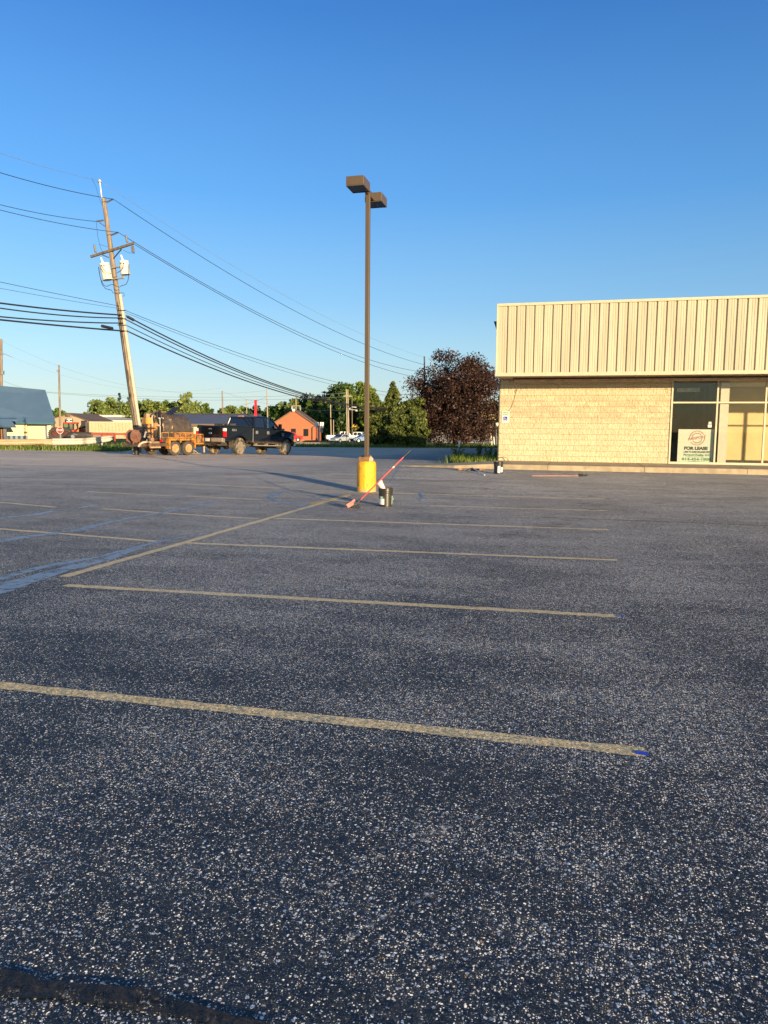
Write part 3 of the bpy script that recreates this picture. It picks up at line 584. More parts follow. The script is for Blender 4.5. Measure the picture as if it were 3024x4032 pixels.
# ------------------------------------------------------------------ black crew-cab pickup (local: x forward, y left, z up; origin under rear axle)
def car_mat(name, col, rough=.12, dirt=None):
    t = NT(name); P = t.obj(); z_ = t.sep(P)[2]; c = col
    r = rough
    if dirt:
        f = t.math('MULTIPLY', t.rng(z_, dirt[1], dirt[2]), t.rng(t.noise(P, 5, 6, .7), .3, .7, .05, 1)); c = t.mix(f, col, dirt[0]); r = t.math('MULTIPLY_ADD', f, .6, rough)
    return t.finish(c, r, 0, None, Coat_Weight=.3, Coat_Roughness=.05, spec=.3)
MUD = (.27, .20, .125)
PAINT = car_mat('black_car_paint', (.006, .007, .010), .18, (MUD, .78, .42))
CHROME = mat('chrome', (.7, .69, .67), .18, .9, var=.04, bump=0); TYRE = mat('muddy_tyre', (.05, .044, .036), .9, var=.3, dirt=(.25, .19, .125), dsc=4, dth=.46)
RIM = mat('dusty_rim', (.36, .31, .25), .35, .5, dirt=(.30, .22, .13), dsc=9, dth=.5)
TAILR = mat('tail_light_red', (.50, .008, .015), .15, var=.05, bump=0); TAILW = mat('tail_light_clear', (.75, .68, .64), .15, bump=0); AMBER = mat('amber_lens', (.8, .30, .03), .2, bump=0)
def wheel(parent, x, y, r, w, side, mt=None, mr=None, lugs=True, z=None):
    z = r if z is None else z; R = Matrix.Rotation(side*-pi/2, 3, 'X')            # local +h axis -> outward
    m = MB(); m.lathe([(r*.58, -w/2), (r*.88, -w/2), (r*.97, -w*.42), (r, -w*.25), (r, w*.25), (r*.97, w*.42), (r*.88, w/2), (r*.58, w/2)], 36, (x, y, z), R, closed=True)
    wh = thing_part('wheel', m, mt or TYRE, parent, True)
    m = MB(); m.lathe([(r*.59, w*.5), (r*.56, w*.44), (r*.50, w*.30), (r*.30, w*.27), (r*.17, w*.36), (r*.15, w*.44), (.0001, w*.44)], 30, (x, y, z), R)
    if lugs:
        for k in range(5):
            q = 2*pi*k/5+.3; d = V((cos(q), sin(q), 0)); a = V((x, y, z))+R @ (d*r*.14+V((0, 0, w*.36))); b_ = V((x, y, z))+R @ (d*r*.55+V((0, 0, w*.40))); m.bar(a, b_, r*.16, w*.12, R @ V((0, 0, 1)))
    thing_part('rim', m, mr or RIM, wh, True); return wh
def thing_part(name, m, mt, parent, smooth=False, **k): return m.build(name, mt, parent, smooth=smooth, sharp=35, **k)
rw = G(936, 1790); TH = ang(58.5); cz, sz = cos(TH), sin(TH)
SCL = 1.05; ctr = rw+V((-sz, cz, 0))*.85*SCL
tk = thing('pickup_truck', 'black muddy crew-cab pickup truck hitched to the tank trailer', 'pickup truck', ctr, TH); tk.scale = (SCL, SCL*1.06, SCL*1.07)
fwc = ctr+V((cz, sz, 0))*3.96; tk.rotation_euler = Euler((0, -math.atan2(H(fwc.x, fwc.y)-ctr.z, 3.96), TH), 'XYZ')
def arch(cx, cz_, r, z0, n=14):
    a = math.asin((z0-cz_)/r); return [(cx-r*cos(a+(pi-2*a)*i/n), cz_+r*sin(a+(pi-2*a)*i/n)) for i in range(n+1)]
m = MB(); m.prism([(-1.16, .68)]+arch(0, .42, .53, .66)+[(.96, .64), (.96, 1.36), (.93, 1.42), (-1.14, 1.42), (-1.19, 1.38)], -1.0, 1.0)
for i, q in enumerate(m.v):
    if q.z > 1.2: m.v[i] = V((q.x, q.y*.965, q.z))
bed = thing_part('bed', m, PAINT, tk, bevel=.03, seg=3)
m = MB()
for s_ in (-1, 1): m = MB(); m.bx(-1.1, .94, s_*.96-.035, s_*.96+.035, 1.421, 1.45); thing_part('bed_rail', m, BLACK, bed)
m = MB(); m.bx(-1.215, -1.195, -.80, .80, .80, 1.385); tg = thing_part('tailgate', m, PAINT, tk, bevel=.012)
m = MB(); m.bx(-1.225, -1.213, -.10, .10, 1.23, 1.29); thing_part('handle', m, mat('handle_grey', (.12, .12, .12), .4), tg)
m = MB(); m.lathe([(.0001, 0), (.115, 0), (.105, .012), (.0001, .014)], 28, (-1.216, 0, 1.04), Matrix.Rotation(-pi/2, 3, 'Y')); 
for i, q in enumerate(m.v): m.v[i] = V((q.x, q.y, 1.04+(q.z-1.04)*.5))
thing_part('oval_emblem', m, CHROME, tg, True)
m = MB(); m.lathe([(.0001, 0), (.097, 0), (.0001, .003)], 28, (-1.2305, 0, 1.04), Matrix.Rotation(-pi/2, 3, 'Y'))
for i, q in enumerate(m.v): m.v[i] = V((q.x, q.y, 1.04+(q.z-1.04)*.45))
thing_part('emblem_face', m, mat('emblem_blue', (.05, .09, .2), .25, bump=0), tg)
for s_ in (-1, 1):
    m = MB(); m.bx(-1.225, -1.08, s_*.93-.075, s_*.93+.075, .86, 1.14); tl = thing_part('tail_light', m, TAILR, tk, bevel=.015)
    m = MB(); m.bx(-1.225, -1.08, s_*.93-.073, s_*.93+.073, 1.145, 1.29); thing_part('reversing_lens', m, TAILW, tl, bevel=.012)
m = MB(); m.prism([(-1.42, .62), (-1.20, .58), (-1.20, .80), (-1.38, .82), (-1.42, .78)], -1.0, 1.0); bp = thing_part('rear_bumper', m, mat('dusty_bumper', (.58, .52, .43), .3, .75, dirt=(.33, .26, .17), dsc=5), tk, bevel=.02)
m = MB(); m.bx(-1.425, -1.40, -.24, .18, .60, .815); thing_part('plate_recess', m, BLACK, bp)
m = MB(); m.bx(-1.432, -1.426, -.17, .13, .64, .79); thing_part('licence_plate', m, mat('plate_white', (.62, .60, .56), .4, dirt=(.5, .2, .12), dsc=14, dth=.55), bp)
m = MB(); m.bx(-1.62, -1.2, -.04, .04, .46, .54); m.sph((-1.62, 0, .60), .035); thing_part('tow_bar', m, DSTEEL, tk)
# cab lower body and hood
m = MB(); m.prism([(.99, .60), (3.40, .58)]+arch(3.96, .42, .53, .58)+[(4.47, .64), (4.64, .68), (4.73, .90), (4.71, 1.14), (4.60, 1.22), (4.30, 1.285), (3.46, 1.345), (3.30, 1.40), (1.0, 1.42), (.99, 1.40)], -1.0, 1.0)
for i, q in enumerate(m.v):
    k = (1-.035*sm(1.0, 1.4, q.z))*(1-.10*sm(4.1, 4.75, q.x)); m.v[i] = V((q.x, q.y*k, q.z))
cabb = thing_part('cab', m, PAINT, tk, bevel=.035, seg=3)
m = MB()
for s_ in (-1, 1):
    m = MB()
    for u in (1.075, 2.085, 3.30): m.bx(u-.006, u+.006, s_*1.0-.004, s_*1.0+.004, .64, 1.28)
    m.bx(1.02, 3.34, s_*.998-.006, s_*.998+.006, .93, .945); thing_part('door_seam', m, BLACK, cabb)
# greenhouse: roof, pillars, panes
def gh(u, z): return .955-.155*sm(1.36, 2.0, z)
m = MB(); rf = [(1.20, 1.945), (1.24, 1.985), (1.7, 2.015), (2.35, 2.01), (2.62, 1.965), (2.60, 1.935), (1.22, 1.925)]
m.prism(rf, -.82, .82)
for i, q in enumerate(m.v):
    if q.z > 1.99: m.v[i] = V((q.x, q.y*.9, q.z))
thing_part('roof', m, PAINT, cabb, bevel=.03, seg=3)
m = MB()
for s_ in (-1, 1):
    lo = lambda u, z=1.38: V((u, s_*gh(u, z), z)); hi = lambda u, z=1.95: V((u, s_*(gh(u, z)-.0), z))
    m.bar(lo(1.10), hi(1.27), .17, .07, V((0, 1, 0))); m.bar(lo(2.07), hi(2.06), .10, .06, V((0, 1, 0))); m.bar(lo(3.38, 1.34), hi(2.62), .09, .07, V((0, 1, 0)))
    m.bar(lo(1.08, 1.40), lo(3.36, 1.38), .06, .05, V((0, 1, 0)))
m.bx(1.04, 1.12, -.93, .93, 1.36, 1.46); m.bar(V((1.05, -.93, 1.40)), V((1.24, -.80, 1.95)), .10, .08); m.bar(V((1.05, .93, 1.40)), V((1.24, .80, 1.95)), .10, .08); m.bx(1.19, 1.27, -.80, .80, 1.87, 1.95)
thing_part('pillars', m, PAINT, cabb, bevel=.015)
m = MB(); m.slab((1.055, .86, 1.45), (1.055, -.86, 1.45), (1.215, -.75, 1.89), (1.215, .75, 1.89), .01); thing_part('rear_window', m, GL_TINT, tk)
for s_ in (-1, 1):
    def side(u0, u1, v0, v1, g): 
        m = MB(); m.slab((u0, s_*.945, 1.40), (u1, s_*.945, 1.40), (v1, s_*.825, 1.92), (v0, s_*.825, 1.92), .008); thing_part('side_window', m, g, tk)
    side(1.22, 2.02, 1.34, 2.02, GL_TINT); side(2.13, 3.22, 2.11, 2.62, GL_CLEAR)
m = MB(); m.slab((3.40, -.86, 1.36), (3.40, .86, 1.36), (2.64, .72, 1.94), (2.64, -.72, 1.94), .01); thing_part('windscreen', m, GL_CLEAR, tk)
SEAT = mat('seat_grey', (.05, .047, .042), .8)
for s_ in (-1, 1):
    m = MB(); m.box((2.30, s_*.42, 1.35), (.14, .5, .62), Matrix.Rotation(-.15, 3, 'Y')); m.bx(2.2, 2.3, s_*.42-.13, s_*.42+.13, 1.62, 1.80); thing_part('seat', m, SEAT, tk, bevel=.04)
m = MB(); m.tube([(2.95, .42+.19*cos(q), 1.36+.19*sin(q)) for q in [2*pi*i/16 for i in range(17)]], .016, 5); thing_part('steering_wheel', m, BLACK, tk)
m = MB(); m.box((1.16, 0, 1.99), (.10, .34, .05)); t3 = thing_part('brake_light', m, mat('brake_lens', (.55, .25, .22), .3), cabb, bevel=.01)
for s_ in (-1, 1):
    for u in (1.30, 2.25):
        m = MB(); m.bx(u-.11, u+.11, s_*1.0-.02, s_*1.0+.02, 1.12, 1.22) if False else m.bx(u-.085, u+.085, s_*1.0-.025, s_*1.0+.025, 1.08, 1.24); thing_part('door_handle', m, mat('handle_silver', (.30, .29, .28), .35, .5), tk, bevel=.012)
    m = MB(); m.bx(3.02, 3.10, s_*.99, s_*1.06, 1.38, 1.42); m.box((3.10, s_*1.15, 1.50), (.10, .17, .30)); mr_ = thing_part('mirror', m, BLACK, tk, bevel=.02)
    m = MB(); m.bx(3.12, 3.165, s_*1.15-.085, s_*1.15+.085, 1.40, 1.49); thing_part('marker_lamp', m, AMBER, mr_)
    m = MB(); m.bx(3.151, 3.156, s_*1.15-.08, s_*1.15+.08, 1.50, 1.64); thing_part('mirror_cap', m, CHROME, mr_)
    m = MB(); q = [(.54*cos(a), .54*sin(a)) for a in [radians(20+14*i) for i in range(11)]]
    for u in (0, 3.96): m = MB(); m.tube([(u+a, s_*1.005, .42+b_) for a, b_ in q], .03, 6); thing_part('wheel_arch', m, PAINT, tk, True)
    m = MB(); m.bx(1.05, 3.3, s_*1.02-.06, s_*1.02+.07, .47, .52)
    for u in (1.3, 2.2, 3.1): m.bx(u-.03, u+.03, s_*.92-.1, s_*.92+.1, .49, .60)
    thing_part('running_board', m, mat('dusty_step', (.34, .30, .25), .5, .4), tk, bevel=.01)
    for u, z0 in ((-.60, .36), (3.36, .38)): m = MB(); m.bx(u-.012, u+.012, s_*.86-.14, s_*.86+.14, z0, .72); thing_part('mud_flap', m, mat('mud_rubber', (.09, .075, .055), .9), tk)
    for u in (0, 3.96): wheel(tk, u, s_*.85, .425, .28, s_)
    m = MB(); m.box((4.70, s_*.74, .98), (.08, .30, .26)); thing_part('headlight', m, TAILW, tk, bevel=.02)
    m = MB(); m.cyl((.985, s_*1.0, .66), (.985, s_*1.0, 1.34), .018, n=8); thing_part('bed_gap_trim', m, mat('trim_light', (.32, .31, .29), .3, .4), tk)
m = MB(); m.prism([(4.62, .48), (4.82, .52), (4.84, .74), (4.64, .76)], -.98, .98); thing_part('front_bumper', m, CHROME, tk, bevel=.02)
m = MB(); m.bx(4.70, 4.735, -.56, .56, .80, 1.14); thing_part('grille', m, CHROME, tk, bevel=.01)
m = MB(); m.bx(-.9, 4.5, -.45, .45, .42, .62); m.cyl((0, -.75, .41), (0, .75, .41), .06); m.sph((0, 0, .41), .17); m.cyl((3.96, -.75, .41), (3.96, .75, .41), .06); m.cyl((-1.25, -.55, .47), (.9, -.45, .47), .05); m.sph((-.85, 0, .60), .25, 8, (1.2, 1.2, .5)); thing_part('chassis', m, mat('dirty_chassis', (.05, .043, .035), .9), tk)
Mx = Matrix.Translation(V((.02, -1.003, 1.17))) @ Matrix.Rotation(pi/2, 4, 'X'); 
text('lettering', '4X4', .17, mat('badge_silver', (.55, .55, .54), .3, .5), Matrix.Translation(V((-.52, -1.004, 1.215))) @ Matrix.Rotation(pi/2, 4, 'X'), tk, ext=.003, sx=1.25)
m = MB(); m.add([(3.42, -1.004, 1.20), (3.72, -1.004, 1.17), (3.62, -1.004, 1.02), (3.48, -1.004, 1.02)], [(0, 1, 2, 3)]); m.bx(3.45, 3.66, -1.012, -1.0, 1.07, 1.15); thing_part('fender_vent', m, mat('vent_grey', (.16, .16, .17), .4, .4), tk)
TM = Matrix.Translation(ctr) @ tk.rotation_euler.to_matrix().to_4x4() @ Matrix.Diagonal((SCL, SCL*1.06, SCL*1.07, 1))
m = MB(); m.bx(-.45, .45, -.2, .2, 0, .1)
tb = thing('toolbox', 'low black slatted tool rack resting on the bed rails of the black pickup', 'tool rack', TM @ V((.25, .30, 1.455)), TH)
m = MB(); m.bx(-.25, .25, -.62, .62, 0, .03); m.bx(-.25, .25, -.62, .62, .10, .125)
for i in range(9): m.bx(-.24, .24, -.6+i*.148, -.57+i*.148, .03, .10)
thing_part('rack', m, mat('rack_black', (.05, .05, .05), .6), tb)
for i in range(2): m = MB(); m.bx(-.262, -.252, -.12-i*.35, -.05-i*.35, .04, .09); thing_part('latch', m, STEEL, tb)
# ------------------------------------------------------------------ sealcoating tank trailer (origin on ground under axle pair)
tw = G(713, 1793); TT = ang(55.5); ct, st_ = cos(TT), sin(TT); tc = tw+V((-st_, ct, 0))*.95
tr = thing('tank_trailer', 'rusty black sealcoat tank trailer with orange fenders and two hose reels', 'trailer', tc, TT)
ORN = mat('orange_paint', (.42, .18, .03), .6, var=.25, dirt=(.10, .05, .028), dsc=4, dth=.50); RUST = mat('rust', (.24, .085, .04), .85, var=.35, sc=9, bump=.5, dirt=(.08, .04, .03), dsc=6, dth=.55)
TARB = mat('tarred_steel', (.045, .038, .033), .55, var=.3, dirt=(.20, .10, .045), dsc=3.2, dth=.63); GRM = mat('grimy_black', (.03, .026, .023), .6, var=.4, dirt=(.14, .07, .035), dsc=7, dth=.6)
t = NT('tank_shell'); P = t.obj(); n1 = t.noise(t.scale(P, 1, 1, .45), 3.2, 6, .7); xx, yy_, zz = t.sep(P)
near = t.math('MULTIPLY', t.rng(xx, .35, -1.25), t.rng(zz, .95, 1.45)); c = t.mix(t.rng(t.noise(P, 6, 5, .7), .3, .7), (.040, .032, .028), (.095, .075, .06))
c = t.mix(t.rng(t.math('MULTIPLY_ADD', near, .16, n1), .64, .70), c, t.mix(t.noise(P, 9, 4), (.50, .22, .07), (.62, .38, .18)))
TANK = t.finish(c, t.rng(n1, .3, .7, .32, .6), 0, n1, .2, .01, .5)
RY = Matrix.Rotation(pi/2, 3, 'Y'); R_ = .76; zc_ = 1.45
m = MB(); m.lathe([(.0001, -1.42), (.35, -1.405), (.62, -1.37), (.73, -1.32), (R_, -1.27), (R_, .74), (.73, .84), (.64, .94), (.45, 1.02), (.2, 1.06), (.0001, 1.065)], 40, (.1, 0, zc_), RY); tank = thing_part('tank', m, TANK, tr, True)
m = MB(); m.cyl((-.55, 0, zc_+R_-.03), (-.55, 0, zc_+R_+.07), .30, n=24); thing_part('manway', m, TARB, tank, True)
m = MB(); m.lathe([(.0001, .10), (.26, .10), (.315, .07), (.315, .05), (.0001, .05)], 24, (-.62, -.02, zc_+R_+.03)); m.cyl((-.62, 0, 2.2), (-.62, 0, 2.26), .03, n=8); thing_part('hatch_lid', m, mat('rusty_lid', (.45, .17, .09), .7), tank, True)
m = MB(); R = Matrix.Rotation(radians(-38), 3, 'Y'); m.box((.30, 0, zc_+R_+.19), (.62, .62, .03), R); m.bar((.12, 0, zc_+R_), (.22, 0, zc_+R_+.16), .06, .06); thing_part('lid_flap', m, BLACK, tank)
m = MB(); m.bar((-2.35, -.55, .58), (1.75, -.55, .58), .10, .14); m.bar((-2.35, .55, .58), (1.75, .55, .58), .10, .14)
for u in (-2.3, -1.2, 0, 1.2, 1.7): m.bar((u, -.8, .58), (u, .8, .58), .08, .10)
m.cyl((-.45, -.8, .38), (-.45, .8, .38), .045); m.cyl((.45, -.8, .38), (.45, .8, .38), .045); thing_part('chassis', m, GRM, tr)
m = MB(); m.bar((1.6, -.55, .56), (2.65, 0, .52), .09, .12); m.bar((1.6, .55, .56), (2.65, 0, .52), .09, .12); m.bx(2.5, 2.8, -.05, .05, .46, .58); tg_ = thing_part('drawbar', m, ORN, tr)
m = MB(); m.cyl((2.25, -.26, .10), (2.25, -.26, 1.08), .045, n=10); m.bar((2.17, -.26, 1.08), (2.33, -.38, 1.11), .05); thing_part('jack', m, mat('jack_orange', (.5, .3, .14), .5), tg_)
m = MB(); m.tube([(2.4, .1, .5), (2.6, .15, .3), (2.85, .1, .45)], .012, 5); m.tube([(2.35, -.15, .48), (2.6, -.22, .25), (2.9, -.12, .45)], .012, 5); thing_part('safety_chain', m, STEEL, tg_)
for s_ in (-1, 1):
    for u in (-.45, .45): wheel(tr, u, s_*.93, .385, .25, s_, mat('trailer_tyre', (.055, .05, .045), .9, var=.25, dirt=(.12, .10, .075), dsc=4), mat('rusty_orange_rim', (.50, .24, .11), .6, var=.25), False)
    m = MB(); m.bx(-.80, .80, s_*.95-.16, s_*.95+.16, .88, .92); m.bx(-.80, .80, s_*1.10-.015, s_*1.10+.015, .80, .88)
    for u in (-.86, .86): m.bx(u-.04, u+.045, s_*.95-.16, s_*.95+.16, .36, .88)
    m.prism([(-.14, .88), (.14, .88), (0, .66)], s_*.93-.02, s_*.93+.02); thing_part('fender', m, ORN, tr, bevel=.008)
    m = MB(); y_ = s_*.80
    for z_ in (.95, 1.22): m.bar((-1.15, y_, z_), (1.02, y_, z_), .03, .035)
    for u in (-1.13, -.7, -.25, .1, .45, .75, 1.0): m.bar((u, y_, .92), (u, y_, 1.23), .03, .03)
    sr_ = thing_part('side_rail', m, ORN, tr)
    m = MB(); m.bx(-.35, 1.0, y_-.012, y_+.004, .96, 1.20); thing_part('rail_board', m, mat('stained_plywood', (.24, .11, .04), .7, var=.5, sc=4, dirt=(.05, .03, .02), dsc=3, dth=.48), sr_)
    m = MB(); m.bx(-1.13, -.37, y_-.010, y_+.004, .70, 1.20); thing_part('splash_plate', m, TARB, sr_)
    m = MB(); m.cyl((-1.22, s_*.82, .80), (-1.22, s_*.87, .80), .075, n=16); thing_part('tail_light', m, TAILR, tr)
m = MB(); m.bx(1.05, 1.70, -.85, .85, .58, .64)
for u, y_ in ((1.08, -.83), (1.67, -.83), (1.08, .83), (1.67, .83)): m.bar((u, y_, .6), (u, y_, 1.12), .05, .05)
m.bar((1.08, -.83, 1.12), (1.67, -.83, 1.12), .05, .06); m.bar((1.67, -.83, 1.12), (1.67, .83, 1.12), .05, .06); m.bar((1.08, .83, 1.12), (1.67, .83, 1.12), .05, .06)
tray = thing_part('tool_tray', m, ORN, tr); m = MB(); m.bx(1.15, 1.6, -.79, .2, .65, 1.06); thing_part('tool_box', m, mat('stained_plywood', (.33, .15, .05), .7), tray)
m = MB(); m.bx(-2.62, -.9, -.85, .40, .60, .66); m.bx(-2.62, -.9, -.88, -.82, .50, .60); m.bx(-2.66, -2.60, -.86, .42, .50, .62); deck = thing_part('rear_deck', m, mat('rusty_deck', (.09, .055, .04), .8, var=.4, dirt=(.2, .12, .075), dsc=3), tr)
def reel(u, y, col):
    Rx = Matrix.Rotation(pi/2, 3, 'X'); m = MB()
    for h in (-.19, .19): m.lathe([(.0001, h-.012), (.33, h-.012), (.34, h), (.33, h+.012), (.0001, h+.012)], 28, (u, y, 1.03), Rx)
    rl = thing_part('hose_reel', m, col, tr, True); m = MB(); m.lathe([(.10, -.17), (.25, -.17), (.27, -.1), (.25, 0), (.27, .1), (.25, .17), (.1, .17)], 24, (u, y, 1.03), Rx); thing_part('wound_hose', m, RUBBER, rl, True)
    m = MB(); m.bar((u-.22, y-.24, .66), (u, y-.24, 1.05), .05, .03); m.bar((u+.22, y-.24, .66), (u, y-.24, 1.05), .05, .03); m.cyl((u, y-.3, 1.03), (u, y+.3, 1.03), .03); thing_part('reel_stand', m, RUST, rl)
reel(-2.62, -.42, mat('rust_brown', (.15, .07, .05), .75, var=.3)); 
def thing_part_s(name, m, *a_, **k_):
    m.v = [q+V((.32, 0, 0)) for q in m.v]; return thing_part(name, m, *a_, **k_)
# engine, pump and plumbing on the deck
m = MB(); m.bx(-2.15, -1.55, -.30, .40, .66, 1.20); m.cyl((-1.9, -.38, 1.0), (-1.9, -.28, 1.0), .22, n=18); m.cyl((-2.0, -.15, 1.2), (-2.0, -.15, 1.42), .13, n=12); m.bx(-2.3, -1.5, -.42, .45, 1.42, 1.48)
for i in range(7): m.bx(-2.12, -1.6, -.32+i*.1, -.29+i*.1, 1.2, 1.33)
m.tube([(-2.2, -.45, 1.45), (-2.35, -.5, 1.5), (-2.5, -.55, 1.5)], .04); m.tube([(-2.3, -.35, 1.3), (-2.5, -.4, 1.38), (-2.6, -.45, 1.46)], .03); m.tube([(-2.4, -.5, 1.62), (-2.2, -.42, 1.45), (-1.9, -.4, 1.4), (-1.6, -.5, 1.45)], .035)
eng = thing_part_s('engine', m, GRM, tr)
m = MB(); m.bx(-2.18, -1.80, -.48, -.14, 1.66, 2.0); thing_part_s('fuel_tank', m, mat('fuel_orange', (.66, .29, .05), .5, var=.12, dirt=(.5, .3, .14), dsc=6, dth=.5), eng, bevel=.03)
m = MB(); m.bx(-2.10, -1.88, -.42, -.20, 2.0, 2.2); thing_part_s('air_filter', m, mat('filter_tan', (.36, .24, .14), .8), eng, bevel=.015)
m = MB(); m.cyl((-1.88, -.30, 1.05), (-1.88, -.30, 1.66), .075, n=12); m.cyl((-1.88, -.30, 1.05), (-2.0, -.42, .98), .09, n=12); m.cyl((-1.70, -.36, .98), (-1.70, -.36, 1.55), .055, n=12); thing_part_s('intake_pipe', m, mat('rust_orange', (.38, .17, .06), .7, var=.3), eng, True)
m = MB(); m.tube([(-1.66, -.30, 1.3), (-1.66, -.30, 2.0), (-1.64, -.30, 2.1), (-1.57, -.30, 2.14), (-1.50, -.30, 2.10)], .045, 10); thing_part_s('exhaust', m, mat('exhaust_grey', (.30, .26, .22), .5, .4), eng, True)
m = MB(); m.cyl((-1.60, -.32, 1.2), (-1.60, .1, 1.2), .09, n=12); m.tube([(-2.3, -.45, 1.25), (-2.1, -.6, 1.05), (-1.95, -.62, .88), (-1.75, -.6, .86), (-1.68, -.55, 1.0)], .03); m.tube([(-2.4, -.4, 1.0), (-2.2, -.62, .86), (-1.9, -.68, .78), (-1.6, -.66, .84)], .03); m.tube([(-2.2, -.5, 1.2), (-2.0, -.66, 1.22), (-1.8, -.66, 1.1), (-1.75, -.6, .95)], .025)
thing_part_s('hydraulic_hose', m, RUBBER, eng, True)
m = MB(); m.box((-2.28, -.52, 1.12), (.10, .02, .34), Matrix.Rotation(.35, 3, 'Y')); m.box((-2.22, -.55, .80), (.05, .03, .12)); thing_part_s('guard_plate', m, mat('bare_white_metal', (.66, .62, .56), .5), eng)
m = MB(); m.cyl((-2.0, -.55, .86), (-2.0, -.75, .86), .11, n=14); m.bx(-2.15, -1.5, -.7, -.5, .66, .76); m.cyl((-2.2, -.6, .98), (-2.1, -.7, .98), .06, n=12); thing_part_s('pump', m, mat('tan_grime', (.24, .15, .09), .8, var=.3), eng)
m = MB(); m.cyl((-1.42, -.62, .70), (-1.42, -.62, .95), .10, n=16); m.cyl((-1.42, -.62, .95), (-1.42, -.62, 1.02), .19, n=24); m.cyl((-1.42, -.62, 1.02), (-1.42, -.62, 1.52), .165, n=24); m.cyl((-1.42, -.62, 1.50), (-1.42, -.62, 1.55), .185, n=24); m.cyl((-1.42, -.62, 1.55), (-1.42, -.62, 1.98), .145, n=24); m.cyl((-1.42, -.62, 1.93), (-1.42, -.62, 1.97), .175, n=20); fl = thing_part_s('strainer_column', m, mat('satin_black', (.02, .02, .022), .22), tr, True)
m = MB(); 
for a, b_ in ((-.12, .05), (.10, -.02), (.02, .10)): m.cyl((-1.42+a, -.62+b_, 1.97), (-1.42+a, -.62+b_, 2.30), .035, n=8); m.cyl((-1.42+a, -.62+b_-.04, 2.22), (-1.42+a, -.62+b_+.04, 2.22), .05, n=8)
m.bx(-1.47, -1.37, -.68, -.56, 2.02, 2.36); m.tube([(-1.5, -.6, 2.3), (-1.45, -.62, 2.42), (-1.36, -.60, 2.40), (-1.32, -.55, 2.26)], .02, 6); thing_part_s('valve_cluster', m, BLACK, fl)
m = MB()
for a in (-.13, .0, .13): m.cyl((-1.42+a, -.62-.12, 1.94), (-1.42+a, -.62-.12, 2.0), .022, n=6)
thing_part_s('bolt_ring', m, mat('bolt_bright', (.7, .66, .6), .4), fl)
m = MB(); m.tube([(-1.95, -.92, .72), (-2.2, -1.02, .75), (-2.5, -1.0, .72), (-2.68, -.98, .62), (-2.76, -.98, .50)], .055, 10); thing_part('suction_hose', m, mat('tan_hose', (.50, .36, .25), .6), tr, True)
m = MB(); m.bx(-2.0, -1.35, -.98, -.88, .42, .50); thing_part('bumper_step', m, mat('step_wood', (.36, .24, .13), .7), tr)
def TL(u, y, z): return tc+Matrix.Rotation(TT, 3, 'Z') @ V((u, y, 0))+V((0, 0, z))
g = G(533, 1791); g2 = g+f0*.15
b3 = bucket('black bucket standing on the ground under the trailer suction hose', V((g2.x, g2.y, H(g2.x, g2.y))), 'black plastic buckets', 200); b3.scale = (1.12, 1.12, 1.2)
label_patch(b3, 222, 250, .04, .09, LWH, 'label'); label_patch(b3, 300, 325, .03, .23, mat('mud_grey', (.12, .09, .06), .8), 'stain_patch')
# push broom leaning on the trailer tray
a = PD(731, 1672, tc.dot(f0)+.35); hb = G(765, 1789); rt = thing('push_broom', 'wide-headed push broom leaning against the orange trailer tray', 'broom', hb)
m = MB(); top_ = hb+V((0, 0, .09)); m.cyl(top_, a, .018, n=8); m.build('handle', mat('pale_wood', (.55, .40, .24), .6), rt, True)
m = MB(); ax_ = (r0*.96-f0*.1); m.bar(hb-ax_*.40+V((0, 0, .045)), hb+ax_*.40+V((0, 0, .045)), .09, .07); m.build('head', mat('broom_grey', (.16, .14, .11), .8), rt, True)
m = MB(); 
for s_ in (-1, 1): m.bar(hb+ax_*.22*s_+V((0, 0, .085)), top_+(a-top_)*.12, .018)
m.build('brace', mat('pale_steel', (.5, .45, .38), .5), rt, True)
# ------------------------------------------------------------------ utility poles
def lerp3(a, b, t): return V(a).lerp(V(b), t)
D = 46.; base = PD(549, 1735, D); topP = PD(408, 782, D); base.z = H(base.x, base.y); axis = (topP-base)
up_ = thing('utility_pole', 'leaning wooden utility pole with crossarm and two cream transformers', 'utility pole', base)
def UP(px, py, dd=0): return PD(px, py, D+dd)
m = MB(); n = 14
m.tube([base.lerp(topP, i/n) for i in range(n+1)], [.20-.075*i/n for i in range(n+1)], 14); m.build('pole', WOOD, up_, True, smooth=True)
def along(t): return base.lerp(topP, t)
side = r0
m = MB(); m.tube([along(i/10*.63)+side*(.26-.06*i/10)-f0*.10 for i in range(11)], [.10]*11, 10); m.build('conduit', mat('pale_conduit', (.47, .41, .31), .6, var=.12), up_, True, smooth=True)
m = MB(); m.tube([along(i/10*.60)-f0*.20+side*(.02+.02*sin(i)) for i in range(11)], .02, 5); m.tube([along(i/10*.52)-f0*.20-side*(.06) for i in range(11)], .015, 5); m.build('riser_cable', RUBBER, up_, True)
m = MB(); a, b_ = UP(361, 1013, .35), UP(530, 960, -.55); off = -f0*.14; m.bar(a+off, b_+off, .11, .13); m.build('crossarm', mat('arm_wood', (.13, .10, .065), .85, var=.3, bump=.3), up_, True)
m = MB(); m.bar(UP(408, 1007)-f0*.2, UP(433, 1017)-f0*.2, .05); m.bar(UP(483, 984, -.2)-f0*.2, UP(453, 1019)-f0*.2, .05); m.build('brace', DSTEEL, up_, True)
m = MB(); m.tube([UP(393, 716), UP(399, 765), UP(405, 800)], .035, 8); pin = m.build('ridge_pin', mat('pin_white', (.62, .61, .6), .5), up_, True)
